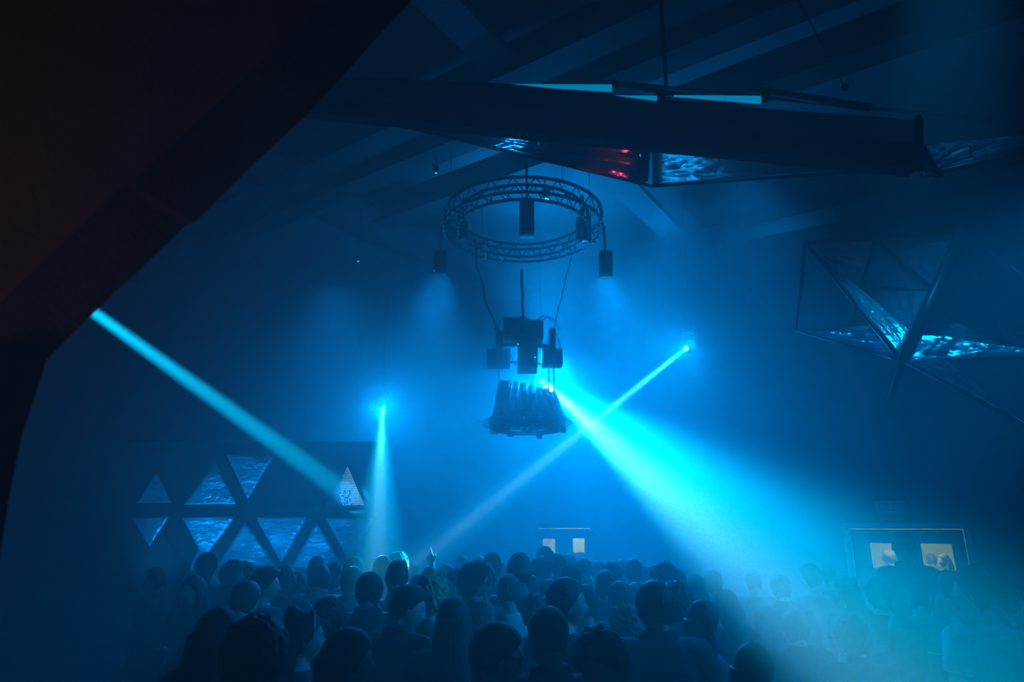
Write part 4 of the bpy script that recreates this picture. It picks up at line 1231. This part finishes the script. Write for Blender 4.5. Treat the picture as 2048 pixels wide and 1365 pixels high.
 (1803, 1226, 4.5, -10, 0, 0, DN, 'long', 'black', 'coat', 'black', 'mid', 'dark long haired person below the gap between the window panels'),
 (1832, 1168, 5.5, -20, 0, 0, DN, 'short', 'black', 'tee', 'navy', 'fair', 'man in the shadow just ahead of the bouncer'),
 # lobby
]
HIDDEN = [(690, 7.9, 1128), (560, 7.6, 1138), (745, 8.2, 1118), (822, 8.4, 1122), (838, 6.0, 1150), (1000, 8.6, 1122), (1045, 9.2, 1115), (1137, 9.0, 1108), (1195, 8.3, 1122),
          (1245, 8.7, 1118), (1300, 7.6, 1132), (1352, 7.0, 1138), (925, 9.3, 1112), (520, 8.3, 1134), (1392, 6.6, 1150), (1425, 7.3, 1142), (1505, 7.6, 1140), (890, 5.6, 1160), (1095, 5.9, 1158), (1170, 5.2, 1170), (1655, 8.0, 1128), (1950, 7.6, 1128)]
def relax(rows):
    """step neighbours apart along their lines of sight until nobody stands inside another"""
    D = [r[2] for r in rows]; D0 = D[:]
    for it in range(300):
        moved = False
        pts = [at(r[0], r[1], d) for r, d in zip(rows, D)]
        for a in range(len(rows)):
            for b in range(a + 1, len(rows)):
                dx = pts[a].x - pts[b].x; dy = pts[a].y - pts[b].y
                if math.hypot(dx, dy * 1.25) < 0.50 and max(D[a], D[b]) > 3.4:
                    s_ = 1 if (dy > 0 or (dy == 0 and a > b)) else -1
                    for q, sg in ((a, s_), (b, -s_)):
                        n = D[q] + sg * 0.04
                        if abs(n - D0[q]) < 0.9 and rows[q][2] > 3.4 and 0.885 * 1.768 < at(rows[q][0], rows[q][1], n).z < 1.10 * 1.768:
                            D[q] = n; moved = True
        if not moved: break
    return D
ROWS = [(r[0], r[1], r[2]) for r in PEOPLE] + [(a, c, b) for a, b, c in HIDDEN]
DN_ = relax(ROWS)
PEOPLE = [r[:2] + (DN_[i],) + r[3:] for i, r in enumerate(PEOPLE)]
HIDDEN = [(a, DN_[len(PEOPLE) + i], c) for i, (a, b, c) in enumerate(HIDDEN)]
for i, r in enumerate(PEOPLE):
    if not r[2]: continue
    r = list(r)
    z0 = 0.22 if 'bouncer' in r[12] else 0.0
    person(*r[:13], *(r[13:]), z0=z0)
HLAB = ['dim head between the light jacket and the upright beam foot', 'dim head behind the tousled light hair', 'swept dark head just inside the upright beam foot', 'hazy head past the blond person who points, farthest row', 'head squeezed beside the large fair curls, nearly black', 'small hazy head between the capped head and the man in a cap', 'hazy long hair farthest back, left of the dimmer window panel', 'hazy quiff directly between the two small far window panels', 'hazy head one row behind the dim short haired man', 'far ruffled head beside the raised hands', 'hazy long haired head between raised hands and broad beam', 'swept hair head in front of the beam, behind the full haired person', 'tiny hazy head farthest back under the raised single hand', 'far head behind the curly haired figure near the triangles', 'long haired head at the dark edge of the broad beam', 'swept haired head just inside the broad beam beyond the wavy haired woman', 'hazy head in the middle beam, farther than the man in navy', 'ruffled head between the large fair curls and the long straight hair', 'long haired head sandwiched behind the tall man with the collar', 'swept haired head over the profile man with light brown hair', 'hazy head beyond the man holding a cup', 'ruffled head past the door frame, behind the talking man']
hz = ('short', 'mop', 'long', 'quiff'); hcs = ('brown', 'black', 'light')
for i, (px, D, py) in enumerate(HIDDEN):
    person(px, py, D, (0, 15, -20, 0)[i % 4], 0, 0, (DN, BN)[i % 2], hz[i % 4], hcs[i % 3], 'tee', ('charcoal', 'grey', 'navy')[i % 3], 'fair',
           HLAB[i], group='dim heads in the far rows')
# bouncer's step
b = at(1805, 1074, 6.9)
bm = bmesh.new(); box(bm, (b.x, 6.95, .11), (.9, .8, .22), bev=.01); tag(link('step_box', bm, M['black']), 'low black step under the bouncer', 'step')
# people in the lobby, seen through the door panels
def lob(px, off, dz, *a, **k):
    s = s_of_px(px)
    p = wallpt(s, -off)
    return p
import itertools
for (px, off, sc_, yaw, arms, hair, hc, top, tc, lab, ex) in (
        (1765, 0.75, 1.0, 62, BN, 'mop', 'light', 'tee', 'teal', 'person in a teal top seen through the smaller lit door panel', ''),
        (1882, 0.55, .98, 95, DN, 'long', 'light', 'tank', 'black', 'long haired woman with sunglasses on her head seen through the larger door panel', 'S'),
        (1853, 0.95, .97, -20, BN, 'short', 'black', 'tee', 'pink', 'person in a magenta top seen through the larger door panel', '')):
    base = lob(px, off, 0)
    person(0, 0, 1, yaw, 0, 0, arms, hair, hc, top, tc, 'fair', lab, 1.0, ex, group='people in the lobby', loc=base, scale=sc_)
print('SCALES out of range', [x for x in SCALES if not .88 < x[0] < 1.1])
tri = sum(len(o.data.polygons) * 2 for o in {o.data.name: o for o in COL.objects if o.type == 'MESH'}.values())
print('TRIS', tri, 'keys', len(CACHE), 'people', len(SCALES))
